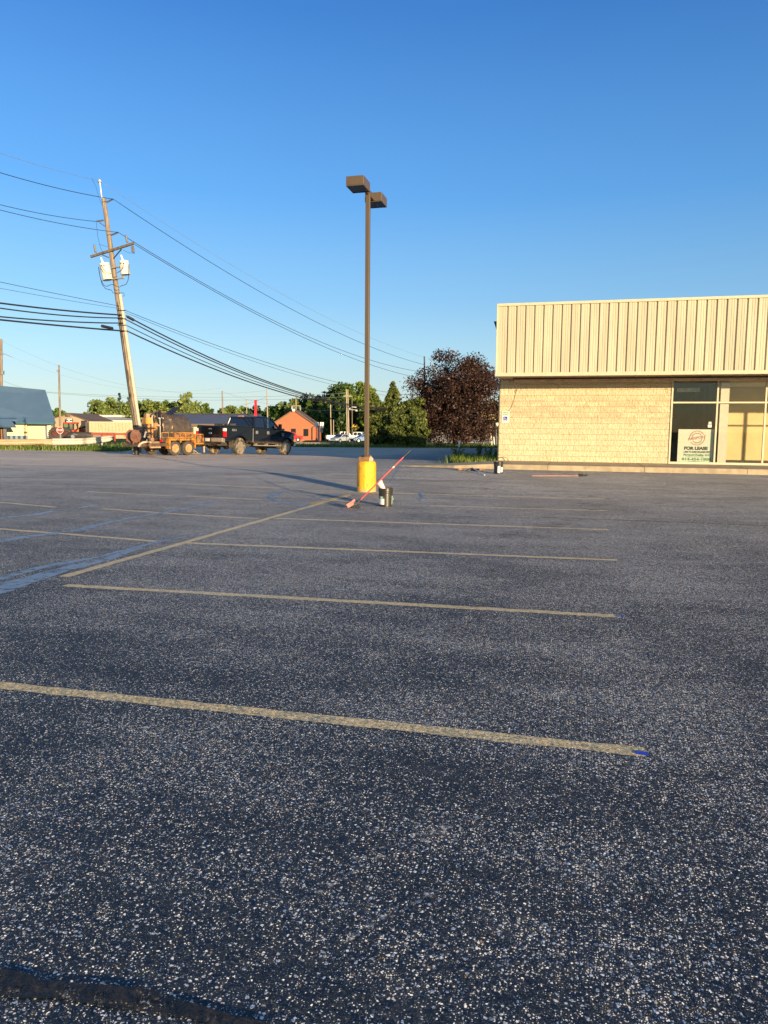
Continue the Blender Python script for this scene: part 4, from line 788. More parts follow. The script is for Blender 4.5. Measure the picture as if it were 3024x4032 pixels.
m = MB(); p = UP(392, 713); m.cyl(p+V((0, 0, -.06)), p+V((0, 0, .02)), .12, .10, 12); m.cyl(p+V((0, 0, .02)), p+V((0, 0, .10)), .06, .05, 10); m.build('top_insulator', mat('porcelain_grey', (.42, .42, .40), .3), pin, True)
def insul(p, q, name='insulator', r=.055):
    m = MB(); p = V(p); q = V(q); k = 6
    m.cyl(p, q, .03, n=8)
    for i in range(k): a = p.lerp(q, (i+.5)/k); d = (q-p)/k*.22; m.cyl(a-d, a+d, r, n=10)
    m.build(name, mat('insulator_grey', (.09, .09, .095), .4), up_, True)
A1 = UP(446, 784); insul(UP(419, 797), A1); A2 = UP(379, 872); insul(UP(408, 867), A2); A3 = UP(466, 915); insul(UP(436, 927), A3)
m = MB(); m.bar(UP(391, 876), UP(413, 891), .04); m.build('bracket', DSTEEL, up_, True)
for pa, pb, dd in (((371, 965), (376, 993), .3), ((496, 926), (500, 953), -.4)):
    m = MB(); m.cyl(UP(*pa, dd), UP(*pb, dd), .06, n=10); m.cyl(UP(*pa, dd)+V((0, 0, .05)), UP(*pa, dd), .03, n=8); m.cyl(UP(*pb, dd), UP(pb[0]+6, pb[1]+5, dd), .03, n=8); m.build('arrester', mat('arrester_grey', (.13, .13, .13), .5), up_, True)
def transformer(c, top, bot, w, dd):
    d_ = D-.45+dd; T = PD(*top, d_); B = PD(*bot, d_); r_ = w/2*d_/F
    ax = (T-B).normalized(); m = MB(); m.cyl(B, T, r_, n=24); m.cyl(T, T+ax*.05, r_*1.05, n=24); m.cyl(T+ax*.05, T+ax*.10, r_*.9, r_*.5, 24); m.cyl(B-ax*.02, B+ax*.03, r_*1.03, n=24)
    tf = m.build('transformer', CREAM, up_, True, smooth=True); m = MB(); m.cyl(T+ax*.08-side*.05, T+ax*.40-side*.12, .06, .045, 10); m.build('bushing', WHITE, tf, True)
    m = MB(); m.cyl(T-ax*.12-f0*r_+side*.08, T-ax*.12-f0*(r_+.08)+side*.08, .03, n=8); m.cyl(T-ax*.12-f0*r_-side*.08, T-ax*.12-f0*(r_+.08)-side*.08, .03, n=8); m.build('terminal', DSTEEL, tf, True); return T, B
T1, B1 = transformer(0, (411, 1042), (424, 1101), 37, 0); T2, B2 = transformer(0, (488, 1032), (494, 1080), 34, .05)
m = MB()
for pa, pb in (((437, 1056), (463, 1050)), ((440, 1100), (463, 1096)), ((463, 1053), (480, 1050)), ((463, 1097), (485, 1094)), ((483, 1080), (486, 1098))): m = MB(); m.bar(UP(*pa, -.2), UP(*pb, -.35), .10, .07); m.build('transformer_bracket', mat('bracket_grey', (.36, .34, .31), .5, .5), up_, True)
def j(L, dd=-.75, r=.018): m = MB(); m.tube([UP(a, b_, dd) for a, b_ in L], r, 5); m.build('jumper_wire', RUBBER, up_, True)
j([(388, 1050), (391, 1075), (397, 1100), (408, 1122), (420, 1128), (435, 1121), (448, 1121), (462, 1128), (470, 1132)]); j([(400, 1045), (408, 1062), (420, 1072), (437, 1078)], -1.0); j([(487, 1036), (486, 1052), (478, 1064), (462, 1074)], -1.0)
j([(507, 1040), (508, 1075), (504, 1105), (496, 1120), (483, 1124), (472, 1128)]); j([(389, 1053), (393, 1085), (402, 1120), (415, 1136), (427, 1140), (440, 1143)]); j([(392, 962), (400, 985), (410, 997)], -.3, .01); j([(379, 876), (385, 930), (392, 962), (425, 972)], -.1, .01); j([(361, 700), (378, 735), (388, 775), (402, 808)], 0, .008)
j([(441, 1145), (444, 1153), (470, 1154), (486, 1153), (490, 1162), (484, 1168)], -.3, .015); j([(486, 985), (505, 995), (526, 997), (529, 990)], -.4, .01)
m = MB(); m.cyl(UP(523, 968, -.5), UP(527, 997, -.5), .06, n=8); m.cyl(UP(519, 972, -.5), UP(521, 992, -.5), .05, n=8); m.build('fuse_cutout', mat('fuse_grey', (.10, .10, .11), .5), up_, True)
for y_ in (1222, 1255, 1280, 1303): m = MB(); p = UP(480, y_, -.22); m.box(p, (.5, .06, .05), Matrix.Rotation(PHI, 3, 'Z')); m.build('cable_clamp', DSTEEL, up_, True)
def simple_pole(px, yb, yt, d, w, label, group=None, px2=None, m_=None, arm=None, extra=None):
    b_ = PD(px, yb, d); t_ = PD(px2 or px, yt, d); b_.z = min(b_.z, H(b_.x, b_.y)); r = thing('utility_pole', label, 'utility pole', b_, 0, group)
    k = w/2*d/F; m = MB(); m.tube([b_.lerp(t_, i/5) for i in range(6)], [k*(1.12-.3*i/5) for i in range(6)], 10); m.build('pole', m_ or WOODG, r, True, smooth=True)
    for ay, x0, x1 in (arm or []): m = MB(); q = -f0*(k*1.6); m.bar(PD(x0, ay, d)+q, PD(x1, ay, d)+q, .12, .14); m.build('crossarm', m_ or WOODG, r, True)
    for p0, p1, th in (extra or []): m = MB(); m.bar(PD(*p0, d)-f0*.3, PD(*p1, d)-f0*.3, th); m.build('bracket', STEEL, r, True)
    return r
PB = 'utility poles in the background'
lpz = simple_pole(6, 1740, 1335, 165, 12, 'tall utility pole cut by the left edge behind the blue roof', PB, px2=4, m_=WOOD, extra=[((8, 1390), (50, 1407), .12), ((2, 1385), (16, 1396), .2), ((14, 1460), (13, 1475), .5)])
simple_pole(238, 1735, 1437, 100, 7.5, 'bare weathered pole rising behind the red stop sign', PB, px2=232, m_=WOOD, extra=[((228, 1461), (236, 1461), .25)])
simple_pole(879, 1690, 1540, 170, 6, 'dark pole above the grey metal roof, left of the red pillar', PB, px2=875, m_=WOOD)
simple_pole(974, 1690, 1571, 190, 4, 'thin pale pole with small crossarm between the dark pole and red pillar', PB, px2=970, arm=[(1588.5, 957, 984)])
simple_pole(1055, 1720, 1533, 150, 5, 'slender sunlit pole just right of the red pillar', PB, px2=1051, m_=WOODG)
simple_pole(1304, 1735, 1590, 150, 4.5, 'thin grey pole left of the double pole in front of dark trees', PB, px2=1301, m_=WOODG)
simple_pole(1313, 1733, 1653, 152, 4, 'short grey stub pole between two taller poles by dark trees', PB, m_=WOODG)
simple_pole(1367, 1742, 1532, 140, 5.2, 'left pole of the sunlit double pole behind the white trucks', PB, px2=1363.5, m_=WOODG, arm=[(1560, 1352, 1372)])
simple_pole(1374, 1742, 1534, 140.6, 5.2, 'right pole of the sunlit double pole with street-light arms', PB, px2=1369, m_=WOODG, arm=[(1560, 1374, 1388)], extra=[((1374, 1610), (1386, 1604), .18), ((1386, 1604), (1404, 1603.5), .22), ((1374, 1613), (1400, 1614), .1), ((1400, 1616), (1408, 1617), .3)])
simple_pole(1387, 1742, 1560, 152, 4, 'brown shaded pole beside the yellow warning sign', PB, px2=1386, m_=mat('brown_pole', (.16, .12, .09), .9))
simple_pole(1166, 1660, 1555, 185, 4.5, 'pole with H-frame arm rising behind the orange building', PB, px2=1165, arm=[(1598, 1150, 1182)], extra=[((1151, 1598), (1151, 1612), .4), ((1182, 1598), (1183, 1616), .2)])
simple_pole(1674, 1745, 1403, 86, 6.5, 'pole top poking out above the maroon maple', PB, px2=1671, m_=mat('dark_pole', (.07, .06, .05), .9))
simple_pole(1936, 1752, 1560, 96, 6.5, 'pale leaning pole between maroon maple and store wall', PB, px2=1924, m_=mat('pale_pole', (.55, .44, .32), .8))
simple_pole(1869, 1748, 1690, 100, 5, 'short pale pole under the right side of the maroon maple', PB, m_=mat('pale_pole', (.55, .44, .32), .8))
# red pillar
b_ = PD(1007, 1720, 120); b_.z = H(b_.x, b_.y); rp = thing('red_pillar', 'tall bright red sign pillar rising above the pickup roof', 'pillar', b_); w_ = 4.4*120/F
m = MB(); tp_ = PD(1007, 1576, 120); m.box((b_+tp_)/2, (w_*2, w_*2, (tp_-b_).z), Matrix.Rotation(PHI, 3, 'Z')); m.build('column', mat('signal_red', (.66, .012, .03), .4, var=.06), rp, True); m = MB(); m.box(tp_, (w_*2.6, w_*2.6, .1), Matrix.Rotation(PHI, 3, 'Z')); m.build('cap', REDP, rp, True)
# wires: every span hangs between its own supports
WIREM = mat('wire_black', (.015, .017, .02), .6, bump=0); WIREG = mat('wire_grey', (.16, .20, .24), .6, bump=0)
def wire(a, b_, sag, r, label, m_=WIREM, grp='overhead wires', n=36):
    m = MB(); m.tube([V(a).lerp(V(b_), i/n)-V((0, 0, 4*sag*(i/n)*(1-i/n))) for i in range(n+1)], r, 5)
    o = m.build('overhead_wire', m_, smooth=True, sharp=179); tag(o, label, 'wire', grp); return o
R1 = lambda y, x=1671: PD(x, y, 86)
Lf = lambda y, x=-420, d=33.: PD(x, y, d)
wire(UP(392, 712), R1(1407), 1.15, .010, 'thin topmost wire from the pole pin running right to the maple', WIREG)
wire(A1, R1(1436), 1.25, .018, 'second wire right of the leaning pole, from its top insulator')
wire(A3, R1(1466), 1.45, .018, 'third wire right of the leaning pole, upper of a close pair'); wire(UP(531, 963, -.5), R1(1492), 1.2, .018, 'wire right of the leaning pole starting at crossarm tip')
wire(Lf(443), UP(392, 712), .25, .010, 'thin topmost wire left of the leaning pole', WIREG); wire(Lf(535), A1, .3, .018, 'second wire left of the pole, reaching its top insulator')
wire(Lf(682), A2, .3, .016, 'wire left of the pole ending at its left insulator'); wire(Lf(702), A3, .3, .016, 'wire left of the pole ending at its lower right insulator')
wire(Lf(1018), UP(470, 1205, -.2), .05, .014, 'thin wire left of the pole below the transformers', WIREM); wire(Lf(1052), UP(472, 1215, -.2), .08, .010, 'thinnest low wire left of the pole below the transformers')
wire(Lf(1130), UP(478, 1240, -.2), .15, .046, 'thick upper telephone cable left of the leaning pole'); wire(Lf(1136), UP(482, 1252, -.2), .30, .036, 'telephone cable left of the pole just below the thickest one')
wire(Lf(1196), UP(484, 1272, -.2), .2, .038, 'middle telephone cable left of the leaning pole'); wire(Lf(1212), UP(487, 1303, -.2), .06, .048, 'lowest thick telephone cable left of the leaning pole')
wire(UP(493, 1222, -.2), R1(1560), 1.0, .016, 'upper thin service cable right of the pole, below power wires'); wire(UP(493, 1230, -.2), R1(1573), 1.05, .012, 'second thin service cable right of the pole')
wire(UP(496, 1243, -.2), R1(1600), 2.0, .044, 'uppermost thick telephone cable right of the pole'); wire(UP(496, 1258, -.2), R1(1606), 1.9, .036, 'second thick telephone cable right of the pole')
wire(UP(500, 1282, -.2), R1(1597), 1.95, .026, 'third telephone cable right of the pole, thinner than its neighbours'); wire(UP(500, 1303, -.2), R1(1607), 1.8, .044, 'lowest thick telephone cable right of the leaning pole')
for px, py, px2, py2, dd, lab in ((402, 1284, 442, 1293, -3.0, 'black splice case hanging on lowest cable left of the pole'), (502, 1247, 526, 1260, .6, 'black splice case hanging on cable just right of the pole')):
    m = MB(); m.cyl(PD(px, py, D+dd), PD(px2, py2, D+dd*.6), .085, n=12); o = m.build('splice_case', BLACK, smooth=True); tag(o, lab, 'splice case')
wire(PD(184, 1543, 150), PD(1366, 1548, 140), .9, .028, 'upper of two level distant wires above the tree line', WIREG); wire(PD(184, 1546, 150), PD(1366, 1562, 140), 1.0, .028, 'lower of two level distant wires above the tree line', WIREG)
wire(PD(6, 1341, 165), PD(1051, 1537, 150), 4.4, .016, 'faint wire from the left-edge pole top falling to the slender pole', WIREG); wire(PD(8, 1388, 165), PD(875, 1527, 170), 3.6, .014, 'faint lower wire from the left-edge pole to the dark pole', WIREG)
wire(PD(14, 1500, 165), PD(180, 1547, 152), .3, .022, 'short wire from the left-edge pole down to the blue roof', WIREG)
wire(PD(875, 1541, 170), PD(1166, 1600, 185), .8, .024, 'wire sloping right from the dark pole past the red pillar', WIREG); wire(PD(1053, 1561, 150), PD(890, 1600, 190), .6, .02, 'wire sloping left from slender pole towards the trees', WIREG)
wire(PD(1166, 1598, 185), PD(1301, 1614, 150), .5, .022, 'pale wire from the H-frame pole to the thin grey pole', mat('wire_pale', (.45, .44, .40), .6)); wire(PD(1301, 1612, 150), PD(1369, 1614, 140), .2, .022, 'short pale wire between thin grey pole and double pole', mat('wire_pale', (.45, .44, .40), .6))
# ------------------------------------------------------------------ background buildings
def gz(p): return H(p.x, p.y)
def bld(name, label, p): 
    p = V(p); p.z = gz(p); return thing(name, label, 'building', p)
# blue-roofed building at the left edge
A = PD(100, 1700, 145); root = bld('blue_roof_building', 'cream building with big blue metal roof and garage door behind the guard rail', A)
BLUER = NT('blue_metal_roof'); P = BLUER.obj(); bx_ = BLUER.sep(P); BLUER = BLUER.finish(BLUER.mix(BLUER.noise(P, .5, 3), (.085, .155, .25), (.12, .20, .30)), .38, .2, BLUER.math('SINE', BLUER.math('MULTIPLY', bx_[0], 14)), .1, .03)
ey, ry = 144, 152
pts = [PD(-420, 1480, ry), PD(178, 1535, ry), PD(219, 1664, ey), PD(-420, 1655, ey)]; dn = pts[3]-pts[0]; bk = f0*16
m = MB(); z0 = pts[2].z
m.slab(pts[3], pts[2], pts[1], pts[0], .25); e2 = pts[2]+f0*16-r0*11; e3 = pts[3]+f0*16-r0*11; m.slab(e2, e3, pts[0], pts[1], .25); m.build('roof', BLUER, root, True)
m = MB(); m.bar(PD(40, 1665, ey-.1), PD(214, 1668, ey-.1), .5, .35); m.build('eave_trim', mat('trim_teal', (.05, .13, .17), .5), root, True)
WALLC = mat('cream_metal_wall', (.72, .66, .45), .55, var=.05, sc=2)
wl, wr = PD(-420, 1700, ey+1), PD(201, 1700, ey+1); g0 = min(gz(wl), gz(wr))-.3; zt_ = PD(201, 1667, ey+1).z+.4
def wall(a, b_, z0, z1, t, m_, nm='wall', par=None):
    a = V((a.x, a.y, z0)); b_ = V((b_.x, b_.y, z0)); h = V((0, 0, z1-z0)); m = MB(); m.slab(a, b_, b_+h, a+h, t); return m.build(nm, m_, par or root, True)
zw = PD(150, 1716, ey+1).z
wall(wl, wr, zw, zt_, .2, WALLC); wall(wr, wr+f0*14-r0*9.5, g0, zt_, .2, WALLC)
t = NT('blue_wainscot'); xx = t.sep(t.obj())[0]; WAIN = t.finish(t.mix(t.math('GREATER_THAN', t.math('SINE', t.math('MULTIPLY', xx, 6.5)), .1), (.05, .10, .16), (.22, .30, .36)), .5)
wall(wl, wr, g0, zw, .2, WAIN, 'wainscot')
dl, dr = PD(108, 1700, ey+.6), PD(179, 1700, ey+.6); wall(dl, dr, g0, PD(108, 1675.5, ey+.6).z, .12, mat('door_cream', (.62, .54, .36), .6, var=.06), 'garage_door')
m = MB(); q = PD(181, 1700, ey+.5); wall(PD(178.5, 1700, ey+.55), PD(185, 1700, ey+.55), g0, PD(178, 1674.5, ey+.55).z, .1, mat('jamb_blue_grey', (.16, .18, .24), .6), 'door_jamb'); m = MB(); m.bar(PD(107, 1674.5, ey+.5), PD(185, 1675, ey+.5), .12, .2); m.build('door_lintel', DSTEEL, root, True)
m = MB(); m.bar(PD(97, 1702, ey+.4), PD(106, 1702, ey+.4), .3, .25); m.build('wall_lamp', mat('lamp_brass', (.25, .17, .06), .5), root, True)
p_ = [PD(-420, 1650, 140), PD(40, 1650, 140), PD(63, 1679, 138.5), PD(-420, 1678, 138.5)]
m = MB(); m.slab(p_[3], p_[2], p_[1], p_[0], .3); m.slab(PD(-420, 1650, 140), PD(68, 1652, 140), PD(62, 1645.5, 141.5), PD(-420, 1645, 141.5), .3); m.build('porch_roof', BLUER, root, True)
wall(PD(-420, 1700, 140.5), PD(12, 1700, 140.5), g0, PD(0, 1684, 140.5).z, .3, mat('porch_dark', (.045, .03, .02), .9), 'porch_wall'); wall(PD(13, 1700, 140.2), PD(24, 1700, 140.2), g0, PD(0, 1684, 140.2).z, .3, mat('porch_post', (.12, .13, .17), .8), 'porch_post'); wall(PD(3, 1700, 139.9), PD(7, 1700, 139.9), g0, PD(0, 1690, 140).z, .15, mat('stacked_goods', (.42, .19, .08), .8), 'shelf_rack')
# tan gable building
A = PD(290, 1700, 178); root = bld('tan_metal_building', 'tan metal building with brown gable roof and dark square sign behind the tractor', A)
def gable(root, L, Ap, R, Ap2, R2, roofm, wallm, base, over=.4):
    L, Ap, R, Ap2, R2 = map(V, (L, Ap, R, Ap2, R2)); L2 = L+(Ap2-Ap)
    m = MB(); b0 = V((L.x, L.y, base)); b1 = V((R.x, R.y, base)); b2 = V((R2.x, R2.y, base)); b3 = V((L2.x, L2.y, base)); k = V((0, 0, -.12)); s_ = (Ap2-Ap).normalized()*.35
    m.add([L+s_+k, Ap+s_+k, R+s_+k, b0+s_, b1+s_, Ap2-s_+k, R2-s_+k, b2-s_, b3-s_, L2-s_+k], [(3, 4, 2, 1, 0), (4, 7, 6, 2), (7, 8, 9, 5, 6), (8, 3, 0, 9)])
    w_ = m.build('wall', wallm, root, True)
    m = MB(); dn = (R-Ap).normalized()*over; dl_ = (L-Ap).normalized()*over
    m.slab(R+dn, R2+dn, Ap2, Ap, .18); m.slab(Ap, Ap2, L2+dl_, L+dl_, .18); return w_, m.build('roof', roofm, root, True)
TANW = mat('tan_wall', (.52, .40, .26), .6, var=.06); BRROOF = mat('brown_shingle', (.15, .10, .075), .85, var=.2, sc=2)
gable(root, PD(213, 1644, 176), PD(269, 1625.5, 174), PD(356, 1659, 172), PD(382, 1631, 196), PD(452, 1661, 194), BRROOF, TANW, gz(A)-.5)
m = MB(); q = [PD(260, 1647, 173.3), PD(286, 1648, 173.3), PD(286, 1664, 173.3), PD(260, 1663, 173.3)]; m.slab(q[3], q[2], q[1], q[0], .15); sgn = m.build('sign_board', mat('sign_slate', (.09, .10, .12), .5), root, True)
m = MB(); 
for (y0, y1, x0, x1) in ((1649, 1652, 263, 283), (1659, 1662, 262, 283), (1654.5, 1657, 269, 274)): q = [PD(x0, y0, 173.0), PD(x1, y0, 173.0), PD(x1, y1, 173.0), PD(x0, y1, 173.0)]; m.slab(q[3], q[2], q[1], q[0], .1)
m.build('sign_stripes', WHITE, sgn, True)
m = MB(); m.box(PD(269, 1634, 173.6), (1.0, .15, .4), Matrix.Rotation(PHI, 3, 'Z')); m.build('vent', mat('vent_tan', (.2, .14, .09), .7), root, True)
# white-roofed building
A = PD(470, 1690, 205); root = bld('white_roof_building', 'low building with pale membrane roof behind the grain trailer', A)
q = [PD(408, 1641.5, 218), PD(532, 1648, 218), PD(545, 1656, 203), PD(415, 1655, 203)]; m = MB(); m.slab(q[3], q[2], q[1], q[0], .3); m.box(PD(438, 1638.5, 217), (7, 3, .6), Matrix.Rotation(PHI, 3, 'Z')); m.build('roof', mat('membrane_white', (.55, .52, .48), .7), root, True)
m = MB(); m.slab(q[3]+V((0, 0, -.9)), q[2]+V((0, 0, -.9)), q[2]-V((0, 0, .02)), q[3]-V((0, 0, .02)), .3); m.build('fascia', mat('fascia_cream', (.72, .64, .46), .6), root, True)
wall(PD(418, 1670, 204), PD(545, 1670, 204), gz(A)-.5, q[3].z-.9, .3, TANW)
# long grey-roofed building
A = PD(800, 1710, 152); root = bld('grey_roof_building', 'long cream building with dark grey metal roof behind tank trailer and pickup', A)
GRROOF = mat('grey_metal_roof', (.105, .105, .125), .5, var=.06, sc=1)
gable(root, PD(1046, 1668, 158), PD(1030, 1632, 162), PD(1018, 1669, 150), PD(597, 1627.5, 160), PD(545, 1671, 148), GRROOF, mat('cream_block', (.62, .54, .36), .7, var=.06), gz(A)-.5) if False else None
a0, a1, b0_, b1_ = PD(540, 1668, 150), PD(1016, 1671, 150), PD(597, 1627.5, 160), PD(1024, 1632, 160)
m = MB(); m.slab(a0, a1, b1_, b0_, .25); c0_, c1_ = a0+f0*20, a1+f0*20; m.slab(c1_, c0_, b0_, b1_, .25); m.build('roof', GRROOF, root, True)
m = MB(); m.bar(b0_+V((0, 0, .05)), b1_+V((0, 0, .05)), .5, .15); m.build('ridge_cap', mat('ridge_dark', (.05, .05, .06), .6), root, True)
wall(a0+f0*.8, a1+f0*.8-r0*.3, gz(A)-.5, a0.z-.05, .3, mat('cream_block', (.62, .54, .36), .7, var=.06)); m = MB(); m.bar(a0+V((0, 0, -.2)), a1+V((0, 0, -.2)), .3, .45); m.build('gutter', mat('gutter_brown', (.14, .10, .07), .7), root, True)
ga, gb, gc = PD(1026, 1650, 161), PD(1037, 1641, 161), PD(1050, 1656, 161)
m = MB(); b_ = gz(A)-.5; m.add([(ga.x, ga.y, b_), (gc.x, gc.y, b_), gc, gb, ga, V((ga.x, ga.y, b_))+f0*8, V((gc.x, gc.y, b_))+f0*8, gc+f0*8, gb+f0*8, ga+f0*8], [(0, 1, 2, 3, 4), (9, 8, 7, 6, 5), (1, 6, 7, 2), (4, 9, 5, 0)]); m.build('gable_wing', mat('cream_block', (.62, .54, .36), .7), root, True)
m = MB(); m.slab(gb-f0*.4, gc-f0*.4+V((.3, 0, -.2)), gc+f0*8.4+V((.3, 0, -.2)), gb+f0*8.4, .15); m.slab(ga-f0*.4+V((-.3, 0, -.2)), gb-f0*.4, gb+f0*8.4, ga+f0*8.4+V((-.3, 0, -.2)), .15); m.build('wing_roof', mat('wing_brown', (.12, .07, .05), .7), root, True)
# orange brick building
A = PD(1160, 1738, 152); root = bld('orange_brick_building', 'small orange brick gable building with dark windows and brown roof', A)
t = NT('orange_brick'); P = t.obj(); bk = t.n('TexBrick'); t.set(bk.inputs['Vector'], t.n('CombineXYZ', i_0=t.math('ADD', t.sep(P)[0], t.sep(P)[1]), i_1=t.sep(P)[2]).outputs[0]); bk.inputs['Scale'].default_value = 1; bk.inputs['Brick Width'].default_value = .25; bk.inputs['Row Height'].default_value = .08; bk.inputs['Mortar Size'].default_value = .008
t.set(bk.inputs['Color1'], (.42, .125, .055)); t.set(bk.inputs['Color2'], (.36, .10, .045)); t.set(bk.inputs['Mortar'], (.38, .18, .10)); ORB = t.finish(t.mix(t.rng(t.noise(P, 1.2, 4), .3, .7, 0, .25), bk.outputs['Color'], (.36, .12, .06)), .85)
Lw, Rw, Apx = PD(1079, 1661, 150), PD(1242, 1671, 150), PD(1156, 1611.5, 150); d2 = f0*12+r0*.15
_, rf_ = gable(root, Lw, Apx, Rw, Apx+d2, Rw+d2, BRROOF, ORB, gz(A)-.6, .5)
yb = 150.2
def win_(x0, x1, y0, y1, nm='window'):
    q = [PD(x0-.6, y0-.6, yb), PD(x1+.6, y0-.6, yb), PD(x1+.6, y1+.6, yb), PD(x0-.6, y1+.6, yb)]; m = MB(); m.slab(q[3], q[2], q[1], q[0], .3); w_ = m.build(nm, mat('frame_brown', (.2, .11, .07), .7), root, True)
    q = [PD(x0, y0, yb-.05), PD(x1, y0, yb-.05), PD(x1, y1, yb-.05), PD(x0, y1, yb-.05)]; m = MB(); m.slab(q[3], q[2], q[1], q[0], .02); m.build('pane', mat('dark_pane', (.008, .008, .01), .3, bump=0), w_, True)
win_(1109, 1120, 1688, 1718); win_(1147.5, 1164.5, 1688, 1718); win_(1196.5, 1214, 1689, 1717)
m = MB(); m.box(PD(1156, 1615, 149.6), (.55, .5, .5), Matrix.Rotation(PHI, 3, 'Z')); m.build('flood_light', mat('lamp_white', (.85, .84, .8), .4), root, True, bevel=.1)
m = MB(); m.tube([PD(1231, 1731, 150), PD(1231, 1684, 150), PD(1236, 1680, 150), PD(1243, 1677, 150)], .09, 6); m.build('downpipe', mat('pipe_brown', (.22, .10, .06), .6), root, True)
# dark store-front far right, beyond the maple
A = PD(1940, 1740, 150); root = bld('distant_shop', 'distant shaded grey shop glimpsed between the maple and the store wall', A)
wall(PD(1700, 1700, 152), PD(2080, 1700, 152), gz(A)-.5, PD(1940, 1695, 152).z, .3, mat('shop_grey', (.16, .17, .19), .8)); wall(PD(1700, 1700, 151.5), PD(2080, 1700, 151.5), PD(1940, 1690, 151.5).z, PD(1940, 1672, 151.5).z, .4, mat('shop_fascia', (.20, .20, .22), .8), 'fascia')
wall(PD(1948, 1700, 151), PD(1972, 1700, 151), PD(1940, 1692, 151).z, PD(1940, 1682, 151).z, .2, mat('shop_sign', (.05, .09, .17), .6), 'sign_board'); wall(PD(1948, 1700, 151.6), PD(2080, 1700, 151.6), gz(A), PD(1940, 1700, 151).z, .3, mat('dark_pane', (.008, .008, .01), .3, bump=0), 'shop_window')
# ------------------------------------------------------------------ background vehicles
def car(name, label, cat, kind, px, py, d, th, col, L=5.6, s=1., group='vehicles parked in the background', dirt=None):
    p = PD(px, py, d); p.z = gz(p); r = thing(name, label, cat, p, ang(th), group); r.scale = (s,)*3
    pm = mat(col[0], col[1], .3, var=.03, bump=0); h = L/2; m = MB(); gm = mat('car_window', (.02, .026, .035), .12, bump=0)
    W = .98 if kind == 'pickup' else .88
    fa, ra = h-.95, -h+1.05; zr = .40 if kind == 'pickup' else .32
    if kind == 'pickup':
        body = [(-h, .55), (ra-.48, .52)]+arch(ra, zr, .47, .55, 8)+[(fa-.47, .50)]+arch(fa, zr, .47, .52, 8)+[(h-.05, .56), (h, .85), (h-.06, 1.10), (h-1.25, 1.22), (-h+.05, 1.22), (-h, 1.1)]
        cab = [(-.55, 1.20), (-.42, 1.82), (-.3, 1.88), (.95, 1.88), (1.15, 1.82), (1.62, 1.20)]; side = [[(-.38, 1.26), (-.30, 1.74), (.32, 1.76), (.32, 1.26)], [(.42, 1.26), (.42, 1.76), (.98, 1.76), (1.38, 1.26)]]; front = ((1.60, 1.25), (1.17, 1.78)); rear = ((-.56, 1.25), (-.44, 1.78))
    else:
        body = [(-h, .42), (ra-.4, .34)]+arch(ra, zr, .38, .36, 8)+[(fa-.4, .28)]+arch(fa, zr, .38, .36, 8)+[(h-.05, .36), (h, .56), (h-.12, .72), (h-1.15, .92), (-h+.6, .98), (-h+.03, .92), (-h-.02, .66)]
        cab = [(-1.55, .95), (-.85, 1.38), (-.3, 1.43), (.3, 1.40), (1.15, .90)]; side = [[(-1.22, .98), (-.75, 1.30), (-.2, 1.36), (-.2, .97)], [(-.12, .97), (-.12, 1.36), (.25, 1.33), (.85, .95)]]; front = ((1.10, .95), (.36, 1.38)); rear = ((-1.5, .99), (-.88, 1.35))
    m.prism(body, -W, W); b_ = m.build('body', pm, r, bevel=.05, seg=2)
    m = MB(); m.prism(cab, -W*.92, W*.92); z1 = max(q[1] for q in cab); z0 = min(q[1] for q in cab)
    for i, q in enumerate(m.v): m.v[i] = V((q.x, q.y*(1-.16*(q.z-z0)/(z1-z0)), q.z))
    cb = m.build('cab', pm, r, bevel=.04)
    def yk(z): return W*.92*(1-.16*(z-z0)/(z1-z0))+.006
    for s_ in (-1, 1):
        for poly in side: m = MB(); m.add([(x, s_*yk(z), z) for x, z in poly], [tuple(range(len(poly)))]); m.build('side_window', gm, cb)
    for (x0, za), (x1, zb_) in (front, rear):
        e = .012 if x0 > 0 else -.012; k = .86; m = MB(); m.add([(x0+e, -yk(za)*k, za), (x0+e, yk(za)*k, za), (x1+e, yk(zb_)*k, zb_), (x1+e, -yk(zb_)*k, zb_)], [(0, 1, 2, 3)]); m.build('windscreen', gm, cb)
    for s_ in (-1, 1):
        for u in (fa, ra): wheel(r, u, s_*(W-.11), zr, .22, s_, mat('tyre_black', (.02, .02, .02), .9, bump=0), mat('car_rim', (.45, .45, .45), .4, .5, bump=0), False)
        zl = .80 if kind == 'pickup' else .58; m = MB(); m.box((h-.03, s_*(W-.20), zl), (.08, .30, .17)); m.build('headlight', mat('headlight_clear', (.85, .85, .85), .15, bump=0), r, bevel=.02)
        m = MB(); m.box((-h+.02, s_*(W-.12), zl+.15), (.08, .16, .28)); m.build('tail_light', TAILR, r); m = MB(); m.box((.98 if kind == 'pickup' else .55, s_*(W+.10), 1.28 if kind == 'pickup' else 1.0), (.12, .18, .16)); m.build('mirror', pm, r)
    zb2 = .55 if kind == 'pickup' else .40; m = MB(); m.box((h+.01, 0, zb2), (.12, 2*W*.96, .16)); m.build('bumper', CHROME if kind == 'pickup' else pm, r, bevel=.03); m = MB(); m.box((h-.02, 0, .82 if kind == 'pickup' else .62), (.06, W*1.0, .22 if kind == 'pickup' else .10)); m.build('grille', mat('grille_dark', (.03, .03, .03), .4), r)
    return r
car('pickup_truck', 'white pickup with round door mark parked behind the silver sedan', 'pickup truck', 'pickup', 1346, 1744, 142, 12, ('white_car_paint', (.80, .78, .74)), 5.8, 1.04)
car('pickup_truck', 'white pickup nosing out on the right behind the yellow warning sign', 'pickup truck', 'pickup', 1404, 1744, 148, -14, ('white_car_paint', (.80, .78, .74)), 5.8, 1.04)
